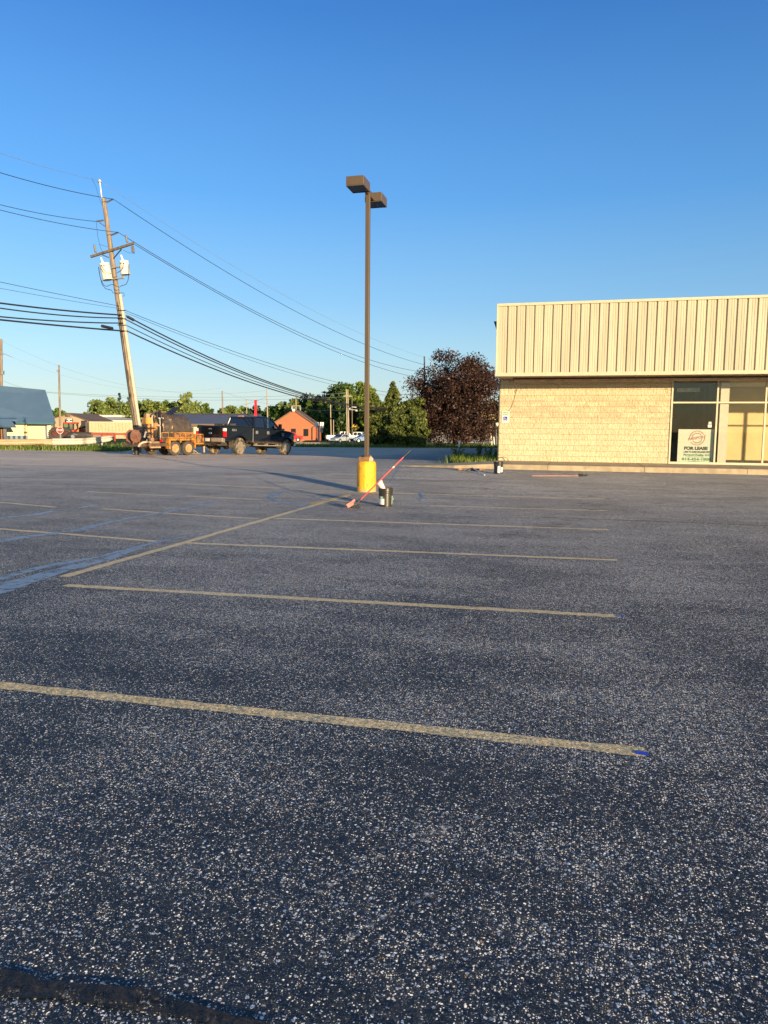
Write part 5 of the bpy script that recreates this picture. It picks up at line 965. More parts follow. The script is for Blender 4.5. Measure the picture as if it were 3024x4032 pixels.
car('sedan', 'silver blue sedan facing the lot in front of white pickups', 'car', 'sedan', 1343, 1748, 130, 236, ('silver_blue_paint', (.30, .34, .40)), 4.6, 1.02)
car('sedan', 'blue car mostly hidden behind the lamp post among the parked trucks', 'car', 'sedan', 1432, 1745, 136, 205, ('mid_blue_paint', (.12, .2, .36)), 4.5, 1.05)
car('pickup_truck', 'dark red pickup parked before the orange brick building', 'pickup truck', 'pickup', 1137, 1738, 140, 4, ('dark_red_paint', (.36, .02, .03)), 5.6, .95)
# grain trailer
d = 122; A = PD(445, 1725, d); A.z = gz(A); root = thing('grain_trailer', 'long tan ribbed grain trailer on red frame behind the leaning pole', 'trailer', A)
BIN = mat('bin_tan', (.44, .38, .25), .6, var=.12, dirt=(.3, .24, .14), dsc=1); a, b_ = PD(353, 1702, d), PD(540, 1704, d); h_ = PD(353, 1662, d).z-a.z; b_.z = a.z
m = MB(); bk_ = f0*2.5; m.add([a, b_, b_+bk_, a+bk_]+[q+V((0, 0, h_)) for q in (a, b_, b_+bk_, a+bk_)], [(0, 1, 5, 4), (1, 2, 6, 5), (2, 3, 7, 6), (3, 0, 4, 7), (3, 2, 1, 0)]); hop = m.build('hopper', BIN, root, True)
m = MB(); n = 14
for i in range(n+1): q = a.lerp(b_, i/n)-f0*.05; m.bar(q, q+V((0, 0, h_)), .18, .14, r0)
m.bar(a+V((0, 0, h_)), b_+V((0, 0, h_)), .2, .2); m.bar(a+V((0, 0, .08)), b_+V((0, 0, .08)), .2, .16); m.build('ribs', mat('bin_rib', (.50, .43, .28), .6, var=.1), hop, True)
m = MB(); q = a+V((0, 0, h_*.5))-f0*.02-r0*.06; m.box(q, (.15, 2.4, h_), Matrix.Rotation(PHI, 3, 'Z')); m.build('end_gate', mat('end_dark', (.10, .09, .08), .7), hop, True)
RFR = mat('frame_red', (.33, .06, .035), .6, var=.2); m = MB(); m.bar(a+r0*.3+V((0, 0, -.25)), b_+V((0, 0, -.25)), .3, .32)
for x_ in (401, 424, 452, 500): q = PD(x_, 1712, d-.1); m.bar(V((q.x, q.y, A.z)), V((q.x, q.y, a.z-.2)), .2, .2)
m.bar(PD(401, 1712, d), PD(450, 1713, d), .18, .18); m.build('frame', RFR, root, True); m = MB(); q = PD(500, 1714, d+.3); m.box(q+V((0, 0, .1)), (1.0, .3, .9), Matrix.Rotation(PHI, 3, 'Z')); m.build('tool_locker', mat('locker_tan', (.45, .27, .12), .7), root, True)
for x_ in (520, 538): wheel_p = PD(x_, 1722, d+.4); m = MB(); m.cyl(V((wheel_p.x, wheel_p.y, A.z+.45)), V((wheel_p.x, wheel_p.y, A.z+.45))+f0*.3, .45, n=18); m.build('wheel', mat('tyre_black', (.02, .02, .02), .9, bump=0), root, True)
# red tractor
d = 124; A = PD(255, 1725, d); A.z = gz(A); root = thing('tractor', 'red farm tractor with glass cab and huge tyres behind the stop sign', 'tractor', A); RZ = Matrix.Rotation(PHI, 3, 'Z'); FARM = mat('farm_red', (.50, .035, .02), .45, var=.12)
def bxp(m, x0, x1, y0, y1, dd, dep): p = PD((x0+x1)/2, (y0+y1)/2, dd); m.box(p+f0*dep/2, ((x1-x0)*dd/F, dep, (y1-y0)*dd/F), RZ)
m = MB(); bxp(m, 203, 252, 1682, 1694, d, 1.6); bxp(m, 216, 250, 1694, 1706, d+.2, 1.2); bxp(m, 264, 289, 1691, 1702, d, 1.4); bxp(m, 262, 276, 1701, 1709, d-.2, .6); m.build('hood', FARM, root, True, bevel=.1)
m = MB(); bxp(m, 247, 290.5, 1662.5, 1668, d-.2, 2.2); m.build('cab_roof', FARM, root, True, bevel=.08)
m = MB()
for x_ in (251.5, 272, 288.5): m.bar(PD(x_, 1693, d), PD(x_-(1 if x_ > 260 else 2), 1667, d), .14, .14); m.bar(PD(x_, 1693, d)+f0*1.8, PD(x_, 1667, d)+f0*1.8, .14, .14)
m.bar(PD(251, 1692, d), PD(289, 1691, d), .2, .15); m.build('cab_frame', mat('cab_black', (.03, .025, .025), .6), root, True)
m = MB(); q = [PD(253, 1668, d+.05), PD(288, 1668, d+.05), PD(288, 1691, d+.05), PD(253, 1691, d+.05)]; m.slab(q[3], q[2], q[1], q[0], .03); m.build('cab_glass', glass('tractor_glass', (.6, .72, .62), .08, .2, (.2, .25, .18)), root, True)
m = MB(); bxp(m, 262, 271, 1680, 1694, d+.5, .6); m.build('seat', BLACK, root, True, bevel=.05)
def bigtyre(px, py, r_, w, dd):
    c = PD(px, py, dd); R = Matrix((r0, V((0, 0, 1)), -f0)).transposed(); m = MB(); m.lathe([(r_*.55, -w/2), (r_*.9, -w/2), (r_, -w*.3), (r_, w*.3), (r_*.9, w/2), (r_*.55, w/2)], 30, c, R, closed=True)
    for i in range(18):
        q = 2*pi*i/18; e_ = R @ V((cos(q), sin(q), 0)); t_ = R @ V((-sin(q), cos(q), 0)); m.bar(c+e_*r_*1.02+R @ V((0, 0, w*.5)), c+e_*r_*1.02+t_*.22*r_, r_*.09, r_*.1, e_); m.bar(c+e_*r_*1.02+R @ V((0, 0, -w*.5))+t_*.1, c+e_*r_*1.02+t_*.3*r_, r_*.09, r_*.1, e_)
    ty = m.build('tyre', mat('dusty_tractor_tyre', (.06, .052, .045), .95, var=.2), root, True); m = MB(); m.lathe([(r_*.56, w*.15), (r_*.5, w*.2), (r_*.2, w*.25), (.0001, w*.25)], 24, c, R); m.build('rim', mat('dull_rim', (.10, .03, .025), .8), ty, True)
bigtyre(217, 1709, .98, .7, d-.5); bigtyre(262, 1709, .90, .7, d-.6)
# orange loader
d = 127; A = PD(325, 1725, d); A.z = gz(A); root = thing('loader', 'orange skid loader with black cab between tractor and grain trailer', 'loader', A); LOR = mat('loader_orange', (.62, .19, .02), .5, var=.12); LYE = mat('loader_yellow', (.66, .40, .06), .5, var=.1)
m = MB(); bxp(m, 296, 326, 1689, 1697, d, 1.5); bxp(m, 302, 318, 1684, 1690, d+.2, 1.0); m.build('boom', LOR, root, True, bevel=.05); m = MB(); bxp(m, 310, 345, 1696, 1706, d, 1.6); bxp(m, 313, 326, 1692, 1700, d-.2, .4); m.build('body', FARM, root, True, bevel=.05)
m = MB(); bxp(m, 338, 353, 1683, 1703, d-.1, 1.6); bxp(m, 326, 352, 1686, 1691, d-.2, 1.2); m.build('counterweight', LYE, root, True, bevel=.08)
m = MB(); m.bar(PD(313, 1687, d), PD(321, 1673, d), .14, .14); m.bar(PD(320, 1672.5, d), PD(342, 1672.5, d), .2, 1.4); m.bar(PD(341, 1673, d), PD(349, 1686, d), .16, .14); m.bar(PD(330, 1673, d), PD(331, 1686, d), .12, .1); m.bar(PD(312, 1687, d), PD(350, 1686, d), .16, .14); m.bar(PD(302, 1670, d), PD(307, 1687, d), .16, .16); m.build('cab_frame', mat('cab_black', (.03, .025, .025), .6), root, True)
m = MB(); q = [PD(321, 1674, d+.1), PD(341, 1674, d+.1), PD(348, 1686, d+.1), PD(314, 1686, d+.1)]; m.slab(q[3], q[2], q[1], q[0], .03); m.build('cab_glass', glass('tractor_glass', (.6, .72, .62)), root, True)
for px in (318, 342): m = MB(); c = PD(px, 1714, d-.1); m.cyl(c, c+f0*.5, .48, n=20); m.build('wheel', mat('tyre_black', (.02, .02, .02), .9, bump=0), root, True)
d = 118; A = PD(315, 1724, d); A.z = gz(A); root = thing('mower_deck', 'long low dark implement lying on the ground before the orange loader', 'implement', A); m = MB()
m.tube([PD(258, 1717, d), PD(275, 1714, d), PD(300, 1713, d), (PD(335, 1713, d)), PD(355, 1715, d), PD(366, 1717, d)], [.15, .5, .55, .5, .4, .08], 10); m.build('deck', mat('black_tarpaulin', (.04, .036, .033), .7, var=.4, dirt=(.13, .10, .08), dsc=1.2), root, True, smooth=True); m = MB(); m.bar(PD(290, 1708, d-.6), PD(305, 1713, d-.7), .2, .12); m.cyl(PD(286, 1719, d-.6), PD(286, 1719, d-.6)+f0*.3, .3, n=14); m.build('blade_guard', STEEL, root, True)
# ------------------------------------------------------------------ guard rail, signs, street furniture
d = 54; GRM_ = mat('old_guard_rail', (.60, .55, .46), .5, .2, var=.12, sc=1.5, dirt=(.28, .20, .13), dsc=1.2, dth=.60); RUSTR = mat('rusty_guard_rail', (.42, .33, .21), .6, .1, var=.2, sc=2, dirt=(.22, .09, .04), dsc=1.1, dth=.52, stretch=(.5, .5, 4))
def wbeam(pts, hts): 
    m = MB(); prof = [(0, 1.), (.07, .86), (.07, .74), (.0, .58), (0, .42), (.07, .26), (.07, .14), (0, 0)]; vs = []; fs = []; n = len(prof)
    for i, (p, h_) in enumerate(zip(pts, hts)):
        t_ = (pts[min(i+1, len(pts)-1)]-pts[max(i-1, 0)]); t_.z = 0; t_.normalize(); nn = V((t_.y, -t_.x, 0))
        for o_, k in prof: vs.append(p+nn*(o_*1.3)+V((0, 0, h_*k)))
        if i:
            for j in range(n-1): fs.append(((i-1)*n+j, i*n+j, i*n+j+1, (i-1)*n+j+1))
    m.add(vs, fs); return m
def px_h(x, yt, yb, d): a = PD(x, yb, d); return a, PD(x, yt, d).z-a.z
pl = [px_h(*q) for q in ((-500, 1728, 1756, 46), (-150, 1728, 1754, 50), (0, 1729, 1753.5, 52), (120, 1728.5, 1753, 53.5), (207, 1728, 1752.5, 54.5))]
A = PD(0, 1770, 52); A.z = gz(A); root = thing('guard_rail', 'rusty left length of guard rail along the grass below the blue building', 'guard rail', A); wbeam([q[0] for q in pl], [q[1] for q in pl]).build('rail', RUSTR, root, True)
for x_, dd in ((-260, 49), (-20, 52.3), ): p = PD(x_, 1770, dd+.1); m = MB(); m.bx(p.x-.06, p.x+.06, p.y, p.y+.15, gz(p)-.1, PD(x_, 1730, dd).z); m.build('post', STEEL, root, True)
pl = [px_h(*q) for q in ((206, 1726.5, 1753.5, 54.4), (320, 1725, 1751, 56), (375, 1722.5, 1747, 57), (410, 1718, 1742, 57.6), (432, 1714.5, 1738, 58), (440, 1716, 1732, 58.3))]
A = PD(330, 1765, 56); A.z = gz(A); root = thing('guard_rail', 'bleached pale guard rail end curling up beside the green bank', 'guard rail', A); wbeam([q[0]-f0*.02 for q in pl], [q[1] for q in pl]).build('rail', GRM_, root, True)
for x_, dd in ((214, 54.7), (395, 57.5)): p = PD(x_, 1768, dd+.15); m = MB(); m.bx(p.x-.05, p.x+.02, p.y, p.y+.15, gz(p)-.1, PD(x_, 1738, dd).z); m.bx(p.x+.06, p.x+.13, p.y, p.y+.15, gz(p)-.1, PD(x_, 1738, dd).z); m.build('post', mat('post_pale', (.55, .52, .44), .5), root, True)
A = PD(0, 1750, 90); A.z = gz(A)
def plate(cx, cy, d, w, h, m_, par, nm='plate', dep=.02, poly=None, rot=0):
    c = PD(cx, cy, d); k = d/F; P_ = poly or [(-w/2, -h/2), (w/2, -h/2), (w/2, h/2), (-w/2, h/2)]; m = MB(); n = len(P_); q = [c+r0*(x*k)+UZ*(y*k) for x, y in P_]; m.add(q+[p+f0*dep for p in q], [tuple(range(n)), tuple(range(2*n-1, n-1, -1))]+[(i, n+i, n+(i+1) % n, (i+1) % n) for i in range(n)]); return m.build(nm, m_, par, True)
def post(root, x, yt, d, r_=.04, m_=STEEL): p = PD(x, yt, d); m = MB(); m.cyl(V((p.x, p.y, gz(p)-.1))+f0*.06, p+f0*.06, r_, n=8); return m.build('post', m_, root, True)
d = 84; A = PD(236, 1740, d); A.z = gz(A); root = thing('stop_sign', 'red octagonal STOP sign standing before a bare pole', 'sign', A); oc = lambda r_: [(r_*cos(pi/8+pi/4*i), r_*sin(pi/8+pi/4*i)) for i in range(8)]
plate(236, 1694, d, 0, 0, WHITE, root, poly=oc(14)); plate(236, 1694, d-.01, 0, 0, mat('stop_red', (.62, .01, .02), .4, bump=0), root, 'red_face', poly=oc(12.6), dep=.008); post(root, 236, 1700, d)
TF = lambda px, py, d: face_frame(PD(px, py, d), r0, -f0)-0*Matrix.Identity(4) if False else Matrix.Translation(PD(px, py, d)) @ Matrix((r0, UZ, -f0)).transposed().to_4x4()
def wtext(s_, px, py, d, hpx, m_, root, sx=1, off=0): return text('lettering', s_, hpx*d/F*1.4, m_, Matrix.Translation(-V(root.location)) @ TF(px, py, d), root, ext=.004, off=off, sx=sx)
wtext('STOP', 236, 1694, d-.02, 7.5, WHITE, root, .82, .006)
d = 96; A = PD(1254, 1745, d); A.z = gz(A); root = thing('route_sign', 'pair of pale square sign backs on a post by the orange building', 'sign', A); SB = mat('sign_back', (.84, .83, .80), .6, 0, var=.05)
plate(1247.5, 1673.5, d, 13, 22, SB, root, 'sign_back'); plate(1267.5, 1674, d, 14, 23, SB, root, 'sign_back'); m = MB(); 
for x_ in (1248.5, 1267.5): m.bar(PD(x_, 1663, d-.06), PD(x_, 1685, d-.06), .05, .04)
m.bar(PD(1248, 1678.5, d-.06), PD(1268, 1678.5, d-.06), .05, .05); m.build('brace', mat('brace_dark', (.06, .08, .12), .6), root, True); post(root, 1255, 1676, d, .10, mat('post_grey_blue', (.20, .23, .28), .6)); plate(1266, 1695, d+.2, 11, 15, mat('sign_tan', (.40, .37, .33), .6), root, 'small_sign')
d = 92; A = PD(1398, 1748, d); A.z = gz(A); root = thing('warning_sign', 'yellow diamond yield-ahead warning sign in front of the trees', 'sign', A); dia = lambda r_: [(-r_, 0), (0, -r_), (r_, 0), (0, r_)]
plate(1398.5, 1683, d, 0, 0, mat('warning_yellow', (.85, .52, .02), .5, bump=0), root, poly=dia(17)); post(root, 1398.5, 1690, d, .04, DSTEEL); DKR = mat('warning_red', (.25, .02, .02), .5); plate(1398.5, 1685, d-.02, 0, 0, DKR, root, 'yield_triangle', .01, [(0, -8), (7.5, 5), (-7.5, 5)]); plate(1398.5, 1685.3, d-.035, 0, 0, WHITE, root, 'triangle_centre', .01, [(0, -4.2), (4, 2.8), (-4, 2.8)])
plate(1399, 1672, d-.02, 0, 0, BLACK, root, 'arrow', .01, [(-1.7, -4), (1.7, -4), (1.7, 1), (5, 1), (0, 6), (-5, 1), (-1.7, 1)])
d = 98; A = PD(1928, 1752, d); A.z = gz(A); root = thing('rental_sign', 'yellow lightbox sign with black letters half hidden by the maroon maple', 'sign', A); plate(1923, 1639.5, d, 60, 27, mat('sign_case', (.40, .40, .40), .5), root, 'case', .5); plate(1919, 1638.5, d-.03, 56, 22, mat('sign_yellow', (.72, .52, .02), .5, bump=0), root, 'yellow_face')
wtext('CAR', 1927, 1633.5, d-.06, 8, BLACK, root, 1, .01); wtext('RENTAL', 1918, 1643.5, d-.06, 8, BLACK, root, 1, .01); post(root, 1905, 1640, d+.3, .14, DSTEEL)
plate(1962, 1671, d, 22, 13, mat('reader_board', (.5, .5, .46), .6), root, 'reader_board', .3); plate(1941, 1665, d, 8, 10, mat('lime_panel', (.35, .5, .25), .6), root, 'side_panel', .2); post(root, 1955, 1680, d+.2, .1, DSTEEL)
d = 84; A = PD(1386, 1752, d); A.z = gz(A); root = thing('mailbox', 'squat tan roadside box on the grass verge left of lamp post', 'box', A); m = MB(); bxp(m, 1381, 1392, 1737, 1751, d, .35); m.build('box', mat('box_tan', (.55, .42, .26), .7), root, True); m = MB(); bxp(m, 1379, 1392, 1727, 1737, d, .35); m.build('lid', mat('lid_brown', (.14, .10, .08), .7), root, True)
d = 90; A = PD(1282, 1748, d); A.z = gz(A); root = thing('utility_marker', 'small green utility pedestal standing on the far lawn', 'pedestal', A); m = MB(); bxp(m, 1279, 1285, 1726, 1741, d, .2); bxp(m, 1281, 1283, 1740, 1749, d, .1); m.build('post', mat('pedestal_green', (.01, .18, .10), .5), root, True)
d = 86; A = PD(1262, 1752, d); A.z = gz(A); root = thing('low_barrier', 'long low grey concrete barrier in grass below the orange building', 'barrier', A); m = MB(); m.bar(PD(1140, 1745, d), PD(1262, 1746, d), .2, .22); m.bar(PD(1262, 1746, d), PD(1345, 1747.5, d-2), .2, .22); m.build('rail', mat('barrier_grey', (.20, .19, .18), .7), root, True)
for x_ in (1150, 1200, 1250, 1300): p = PD(x_, 1750, d); m = MB(); m.bx(p.x-.06, p.x+.06, p.y+.1, p.y+.2, gz(p)-.1, PD(x_, 1745, d).z); m.build('post', mat('barrier_grey', (.20, .19, .18), .7), root, True)
d = 70; A = PD(1808, 1762, d); A.z = gz(A); root = thing('parcel_box', 'white roadside mailbox on thin post under the maroon maple', 'mailbox', A); m = MB(); bxp(m, 1805, 1814, 1736, 1746, d, .4); m.build('box', WHITE, root, True, bevel=.03); m = MB(); bxp(m, 1806, 1810, 1746, 1762, d, .1); m.build('post', WHITE, root, True)
for i, (x_, y0, y1, dd, lab) in enumerate(((1921, 1715, 1751, 96, 'thin dark post on the lawn left of the pale leaning pole'), (1904, 1722, 1738, 110, 'short pale post on lawn under right edge of the maple'), (1947, 1720, 1734, 112, 'short tilted white marker post near the store corner'))):
    A = PD(x_, y1, dd); A.z = gz(A); r = thing('marker_post', lab, 'post', A); m = MB(); m.cyl(A+V((0, 0, -.1)), PD(x_-(3 if i == 2 else 0), y0, dd), .07, n=8); m.build('post', (DSTEEL, mat('pale_pole', (.55, .44, .32), .8), WHITE)[i], r, True)
# ------------------------------------------------------------------ trees and grass
def leaves(name, centers, per, spread, leaf, m_, parent, rng_, flat=.75, up=.25, asp=.62):
    n = len(centers); C = np.repeat(np.array(centers), per, 0); N = len(C); sp = np.repeat(np.array(spread if hasattr(spread, '__len__') else [spread]*n), per)[:, None]
    o = rng_.normal(0, 1, (N, 3)); o *= (rng_.random((N, 1))**.45)/np.linalg.norm(o, axis=1, keepdims=True); o[:, 2] *= flat; c = C+o*sp
    nr = rng_.normal(0, 1, (N, 3))+o*.9; nr[:, 2] += up; nr /= np.linalg.norm(nr, axis=1, keepdims=True)
    a = np.cross(nr, rng_.normal(0, 1, (N, 3))); a /= np.linalg.norm(a, axis=1, keepdims=True); b = np.cross(nr, a)
    L = leaf*(.6+.8*rng_.random((N, 1))); 
    v = np.stack([c-a*L*.5, c+b*L*asp*.5-a*L*.05, c+a*L*.5+nr*L*.12, c-b*L*asp*.5-a*L*.05], 1).reshape(-1, 3).astype(np.float32)
    me = bpy.data.meshes.new(name); me.vertices.add(4*N); me.vertices.foreach_set('co', v.ravel()); me.loops.add(4*N); me.loops.foreach_set('vertex_index', np.arange(4*N, dtype=np.int32)); me.polygons.add(N); me.polygons.foreach_set('loop_start', np.arange(0, 4*N, 4, dtype=np.int32)); me.polygons.foreach_set('loop_total', np.full(N, 4, np.int32)); me.update(); me.validate(); me.materials.append(m_)
    o_ = bpy.data.objects.new(name, me); COL.objects.link(o_); o_.parent = parent; return o_
def tree(label, px, py_top, d, wpx, m_, n_cl=60, per=60, leaf=.5, base_frac=.22, shape='round', name='tree', seed=1, trunk_r=None, group=None, cl=.2, lean=0, ybase=None, skew=None):
    rg = np.random.default_rng(seed); top = PD(px, py_top, d); b_ = V((top.x, top.y, 0)); b_.z = gz(b_); h = top.z-b_.z; R = wpx/2*d/F
    root = thing(name, label, 'tree', b_, 0, group); cs = []; sp = []; zb = h*base_frac
    k = 0
    while len(cs) < n_cl:
        k += 1; u = rg.normal(0, 1, 3); u /= np.linalg.norm(u); r_ = rg.random()**.38
        if shape == 'cone':
            t_ = rg.random()**.85; z_ = zb+(h-zb)*t_; rr_ = R*(1-t_)**.85*(.35+.65*rg.random()**.5); a_ = rg.random()*2*pi; cs.append((cos(a_)*rr_, sin(a_)*rr_, z_)); sp.append(R*.26*(1.1-t_)+.12); continue
        if shape == 'column': u[2] *= 1
        p = np.array([u[0]*r_*R, u[1]*r_*R, (zb+h)/2+u[2]*r_*(h-zb)/2])
        wob = 1+.28*math.sin(u[0]*5+seed)+.22*math.sin(u[2]*7+seed*2+u[1]*4)
        if r_ > (.88 if name == 'maple_tree' else .80)*wob+.12: continue
        cs.append(tuple(p)); sp.append(min(R, (h-zb)/2)*cl*(.6+.8*rg.random()))
    m = MB(); tr_ = trunk_r or max(.12, h*.022); pts = [V((0, 0, -.2)), V((0, 0, zb*.6)), V((lean*.3, 0, zb+(h-zb)*.25)), V((lean, 0, zb+(h-zb)*.62))]; m.tube(pts, [tr_*1.25, tr_, tr_*.75, tr_*.3], 9)
    for i in range(min(9, n_cl)):
        c = V(cs[int(rg.integers(len(cs)))]); s_ = pts[1].lerp(pts[2], rg.random()*.9) if shape != 'cone' else V((0, 0, c.z*.95)); mid = s_.lerp(c, .5)+V((0, 0, h*.03)); m.tube([s_, mid, c], [tr_*.45, tr_*.28, tr_*.08], 6)
    m.build('trunk', M_BARK, root, smooth=True); leaves('crown', cs, per, sp, leaf, m_, root, rg); return root
L_BUSH = leafmat('leaf_bush_olive', ((.04, .065, .016), (.10, .13, .028), (.20, .22, .05)), .3)
BG = 'trees behind the buildings'
tree('maroon-leaved maple standing at the far edge of the lot beside the store', 1795, 1386, 82, 372, L_MAPLE, 300, 215, .21, .0, seed=11, name='maple_tree', cl=.23, trunk_r=.2)
bg_trees = [
 ('rounded green treetop poking out behind the blue roof', 222, 1606, 240, 60, L_MID, 30, 60, .8, .15, 'round', 3),
 ('light green bushy tree above the brown roof, leftmost of the row', 395, 1578, 235, 95, L_LIGHT, 45, 70, .8, .15, 'round', 4),
 ('broad light green tree left of the leaning pole', 455, 1566, 230, 125, L_LIGHT, 60, 70, .8, .12, 'round', 5),
 ('spruce tip just above the broad light green tree', 470, 1550, 255, 34, L_SPRUCE, 40, 50, .6, .1, 'cone', 6),
 ('second spruce immediately left of the leaning pole', 505, 1561, 245, 36, L_SPRUCE, 40, 50, .6, .1, 'cone', 7),
 ('mid green tree directly behind the leaning pole', 552, 1571, 235, 70, L_MID, 40, 70, .8, .12, 'round', 8),
 ('light green tree right of the leaning pole above the trailer engine', 605, 1567, 228, 90, L_LIGHT, 50, 70, .8, .12, 'round', 9),
 ('low leafy tree above the tank trailer hatch', 665, 1577, 232, 90, L_MID, 45, 70, .8, .12, 'round', 10),
 ('tallest light green tree of the row above the tank trailer', 722, 1547, 228, 105, L_LIGHT, 65, 70, .8, .12, 'round', 12),
 ('dark green tree right of the tallest light tree', 785, 1583, 236, 80, L_MID, 40, 70, .8, .12, 'round', 13),
 ('small dark treetop above the grey roof, left of the dark pole', 825, 1604, 240, 60, L_DARK, 30, 60, .8, .12, 'round', 14),
 ('round light green tree around the dark pole', 897, 1588, 232, 80, L_LIGHT, 45, 70, .8, .12, 'round', 15),
 ('low green tree between dark pole and thin pale pole', 945, 1599, 236, 70, L_LIGHT, 36, 70, .8, .12, 'round', 16),
 ('dark low tree behind the red pillar', 995, 1593, 238, 70, L_DARK, 36, 70, .8, .12, 'round', 17),
 ('dark green tree between red pillar and slender pole', 1032, 1597, 235, 60, L_DARK, 36, 70, .8, .12, 'round', 18),
 ('deep green tree just left of the orange brick gable', 1085, 1590, 225, 90, L_MID, 50, 70, .75, .1, 'round', 19),
 ('tall green tree rising behind the left slope of the orange building', 1125, 1565, 220, 90, L_MID, 55, 70, .75, .1, 'round', 20),
 ('green tree behind the orange gable peak', 1163, 1572, 215, 80, L_LIGHT, 50, 70, .7, .1, 'round', 21),
 ('dark spreading tree behind the right slope of the orange roof', 1205, 1548, 228, 130, L_DARK, 60, 70, .75, .1, 'round', 22),
 ('pointed green conifer right of the orange building', 1216, 1578, 190, 62, L_MID, 60, 55, .55, .05, 'cone', 23),
 ('second pointed conifer before dark trees above the route sign', 1262, 1578, 188, 60, L_MID, 60, 55, .55, .05, 'cone', 24),
 ('big dark tree mass left of the sunlit double pole', 1318, 1512, 212, 150, L_DARK, 85, 80, .75, .08, 'round', 25),
 ('tall olive tree directly behind the sunlit double pole', 1358, 1497, 200, 110, L_MID, 70, 80, .7, .08, 'round', 26),
 ('bright yellow-green tree left of the lamp post', 1425, 1502, 178, 100, L_FRESH, 70, 80, .6, .08, 'round', 27),
 ('sunlit yellow-green tree just behind the lamp post', 1462, 1526, 165, 90, L_FRESH, 60, 80, .6, .08, 'round', 28),
 ('dim tree filling the gap below the bright tree near the warning sign', 1395, 1585, 172, 110, L_DARK, 60, 80, .6, .05, 'round', 29),
 ('shaded tree behind the thin grey pole', 1290, 1610, 195, 100, L_DARK, 50, 80, .65, .04, 'round', 30),
 ('green tree peeking between maple and store above yellow sign', 1955, 1546, 150, 90, L_MID, 60, 80, .5, .05, 'round', 31),
 ('dark tree low behind the yellow sign beside the store corner', 1990, 1590, 160, 90, L_DARK, 50, 80, .5, .03, 'round', 32)]
for lab, px, pt, d, w, m_, nc, per, lf, bf, sh, sd in bg_trees: tree(lab, px, pt, d, w*1.18, m_, nc, per+10, lf*1.15, bf, sh, 'tree' if sh == 'round' else 'conifer_tree', sd, group=BG, cl=.33)
NB = 'bushy evergreens left of the maple'
for lab, px, pt, d, w, m_, sd in [('tall pointed yellow-green evergreen just right of the lamp post', 1548, 1508, 78.5, 150, L_BUSH, 41), ('dark dense evergreen beside the lamp post base', 1490, 1545, 78.5, 130, L_BUSH, 42), ('fresh green evergreen leaning against left side of the maple', 1612, 1560, 78, 130, L_BUSH, 43), ('squat green evergreen filling the gap under the tall pointed one', 1545, 1610, 77.5, 170, L_BUSH, 44), ('low olive shrubby evergreen left of the maple trunk', 1635, 1640, 77, 120, L_BUSH, 45)]:
    tree(lab, px, pt, d, w, m_, 120, 130, .28, .0, 'cone' if sd == 41 else 'round', 'evergreen_tree', sd, group=NB, cl=.25)
def blades(name, spots, hmin, hmax, m_, wd=.02, label=None, kind='stuff'):
    n = len(spots); rg = np.random.default_rng(5); v = []; 
    S_ = np.array([(p[0], p[1], H(p[0], p[1])-.03) for p in spots]); h = (hmin+(hmax-hmin)*rg.random(n)**1.6)[:, None]; a = rg.random(n)*2*pi; d_ = np.stack([np.cos(a), np.sin(a), np.zeros(n)], 1); s_ = np.stack([-np.sin(a), np.cos(a), np.zeros(n)], 1)*wd*(.6+.8*rg.random((n, 1))); up_ = np.array([0, 0, 1.])
    q = np.stack([S_-s_, S_+s_, S_+d_*h*.18+up_*h*.6+s_*.7, S_+d_*h*.18+up_*h*.6-s_*.7, S_+d_*h*.55+up_*h], 1).reshape(-1, 3)
    f = [];
    for i in range(n): b = 5*i; f += [(b, b+1, b+2, b+3), (b+3, b+2, b+4)]
    me = bpy.data.meshes.new(name); me.from_pydata(q.tolist(), [], f); me.materials.append(m_); o = bpy.data.objects.new(name, me); COL.objects.link(o); return tag(o, kind=kind)
rg = random.Random(3); sp = []
while len(sp) < 5200:
    x, y = rg.uniform(-6.2, XL-.05), rg.uniform(27.6, 37); 
    lim = 28.0+max(0, (-4.2-x))*.15
    if y < lim: continue
    if x < -4.2-(.25*(y-27)) and rg.random() < .96: continue
    if x < -5.5: continue
    sp.append((x, y))
blades('grass_patch', sp, .10, .42, leafmat('grass_blade_sunlit', ((.10, .15, .02), (.20, .27, .045), (.32, .34, .09)), .3), .014)  # blades coloured brighter to stand in for the sunlit fringe
sp = []
while len(sp) < 16000:
    a = rg.uniform(-28, 14); e = edge(a); dd = e+rg.uniform(-.4, 1.0) if rg.random() < .5 else e+rg.random()**1.3*26; t_ = PHI+radians(90-a); x, y = cos(t_)*dd, sin(t_)*dd
    if x > XL-1 and y < 47: continue
    sp.append((x, y))
blades('verge_grass', sp, .12, .50, M_GRASSB, .03)
def weed(label, px, py, d, h, seed, m_=L_MID, pale=False):
    p = PD(px, py, d); p.z = gz(p); r = thing('weed_plant', label, 'weed', p, 0, 'tall weeds by the store corner'); rg = np.random.default_rng(seed); m = MB(); cs = []
    for i in range(5):
        q = V((rg.normal(0, .10), rg.normal(0, .10), h*(.6+.4*rg.random()))); m.tube([V((0, 0, 0)), q*.5+V((0, 0, .03)), q], .006, 4); cs += [tuple(q*t_) for t_ in (.35, .55, .75, .95)]
    m.build('stem', mat('stem_green', (.07, .10, .03), .8), r); leaves('foliage', cs, 16, .10, .07, m_, r, rg)
weed('tall leafy dark weed on grass behind the pavement corner', 1888, 1800, 33, .85, 1); weed('second tall weed right of the dark one near the store wall', 1930, 1806, 32.5, .6, 2); weed('thin pale weed with sparse tops at left end of grass patch', 1796, 1812, 33.5, .62, 3, L_LIGHT); weed('short bushy weed against the store corner', 1955, 1806, 31, .5, 4, L_FRESH)
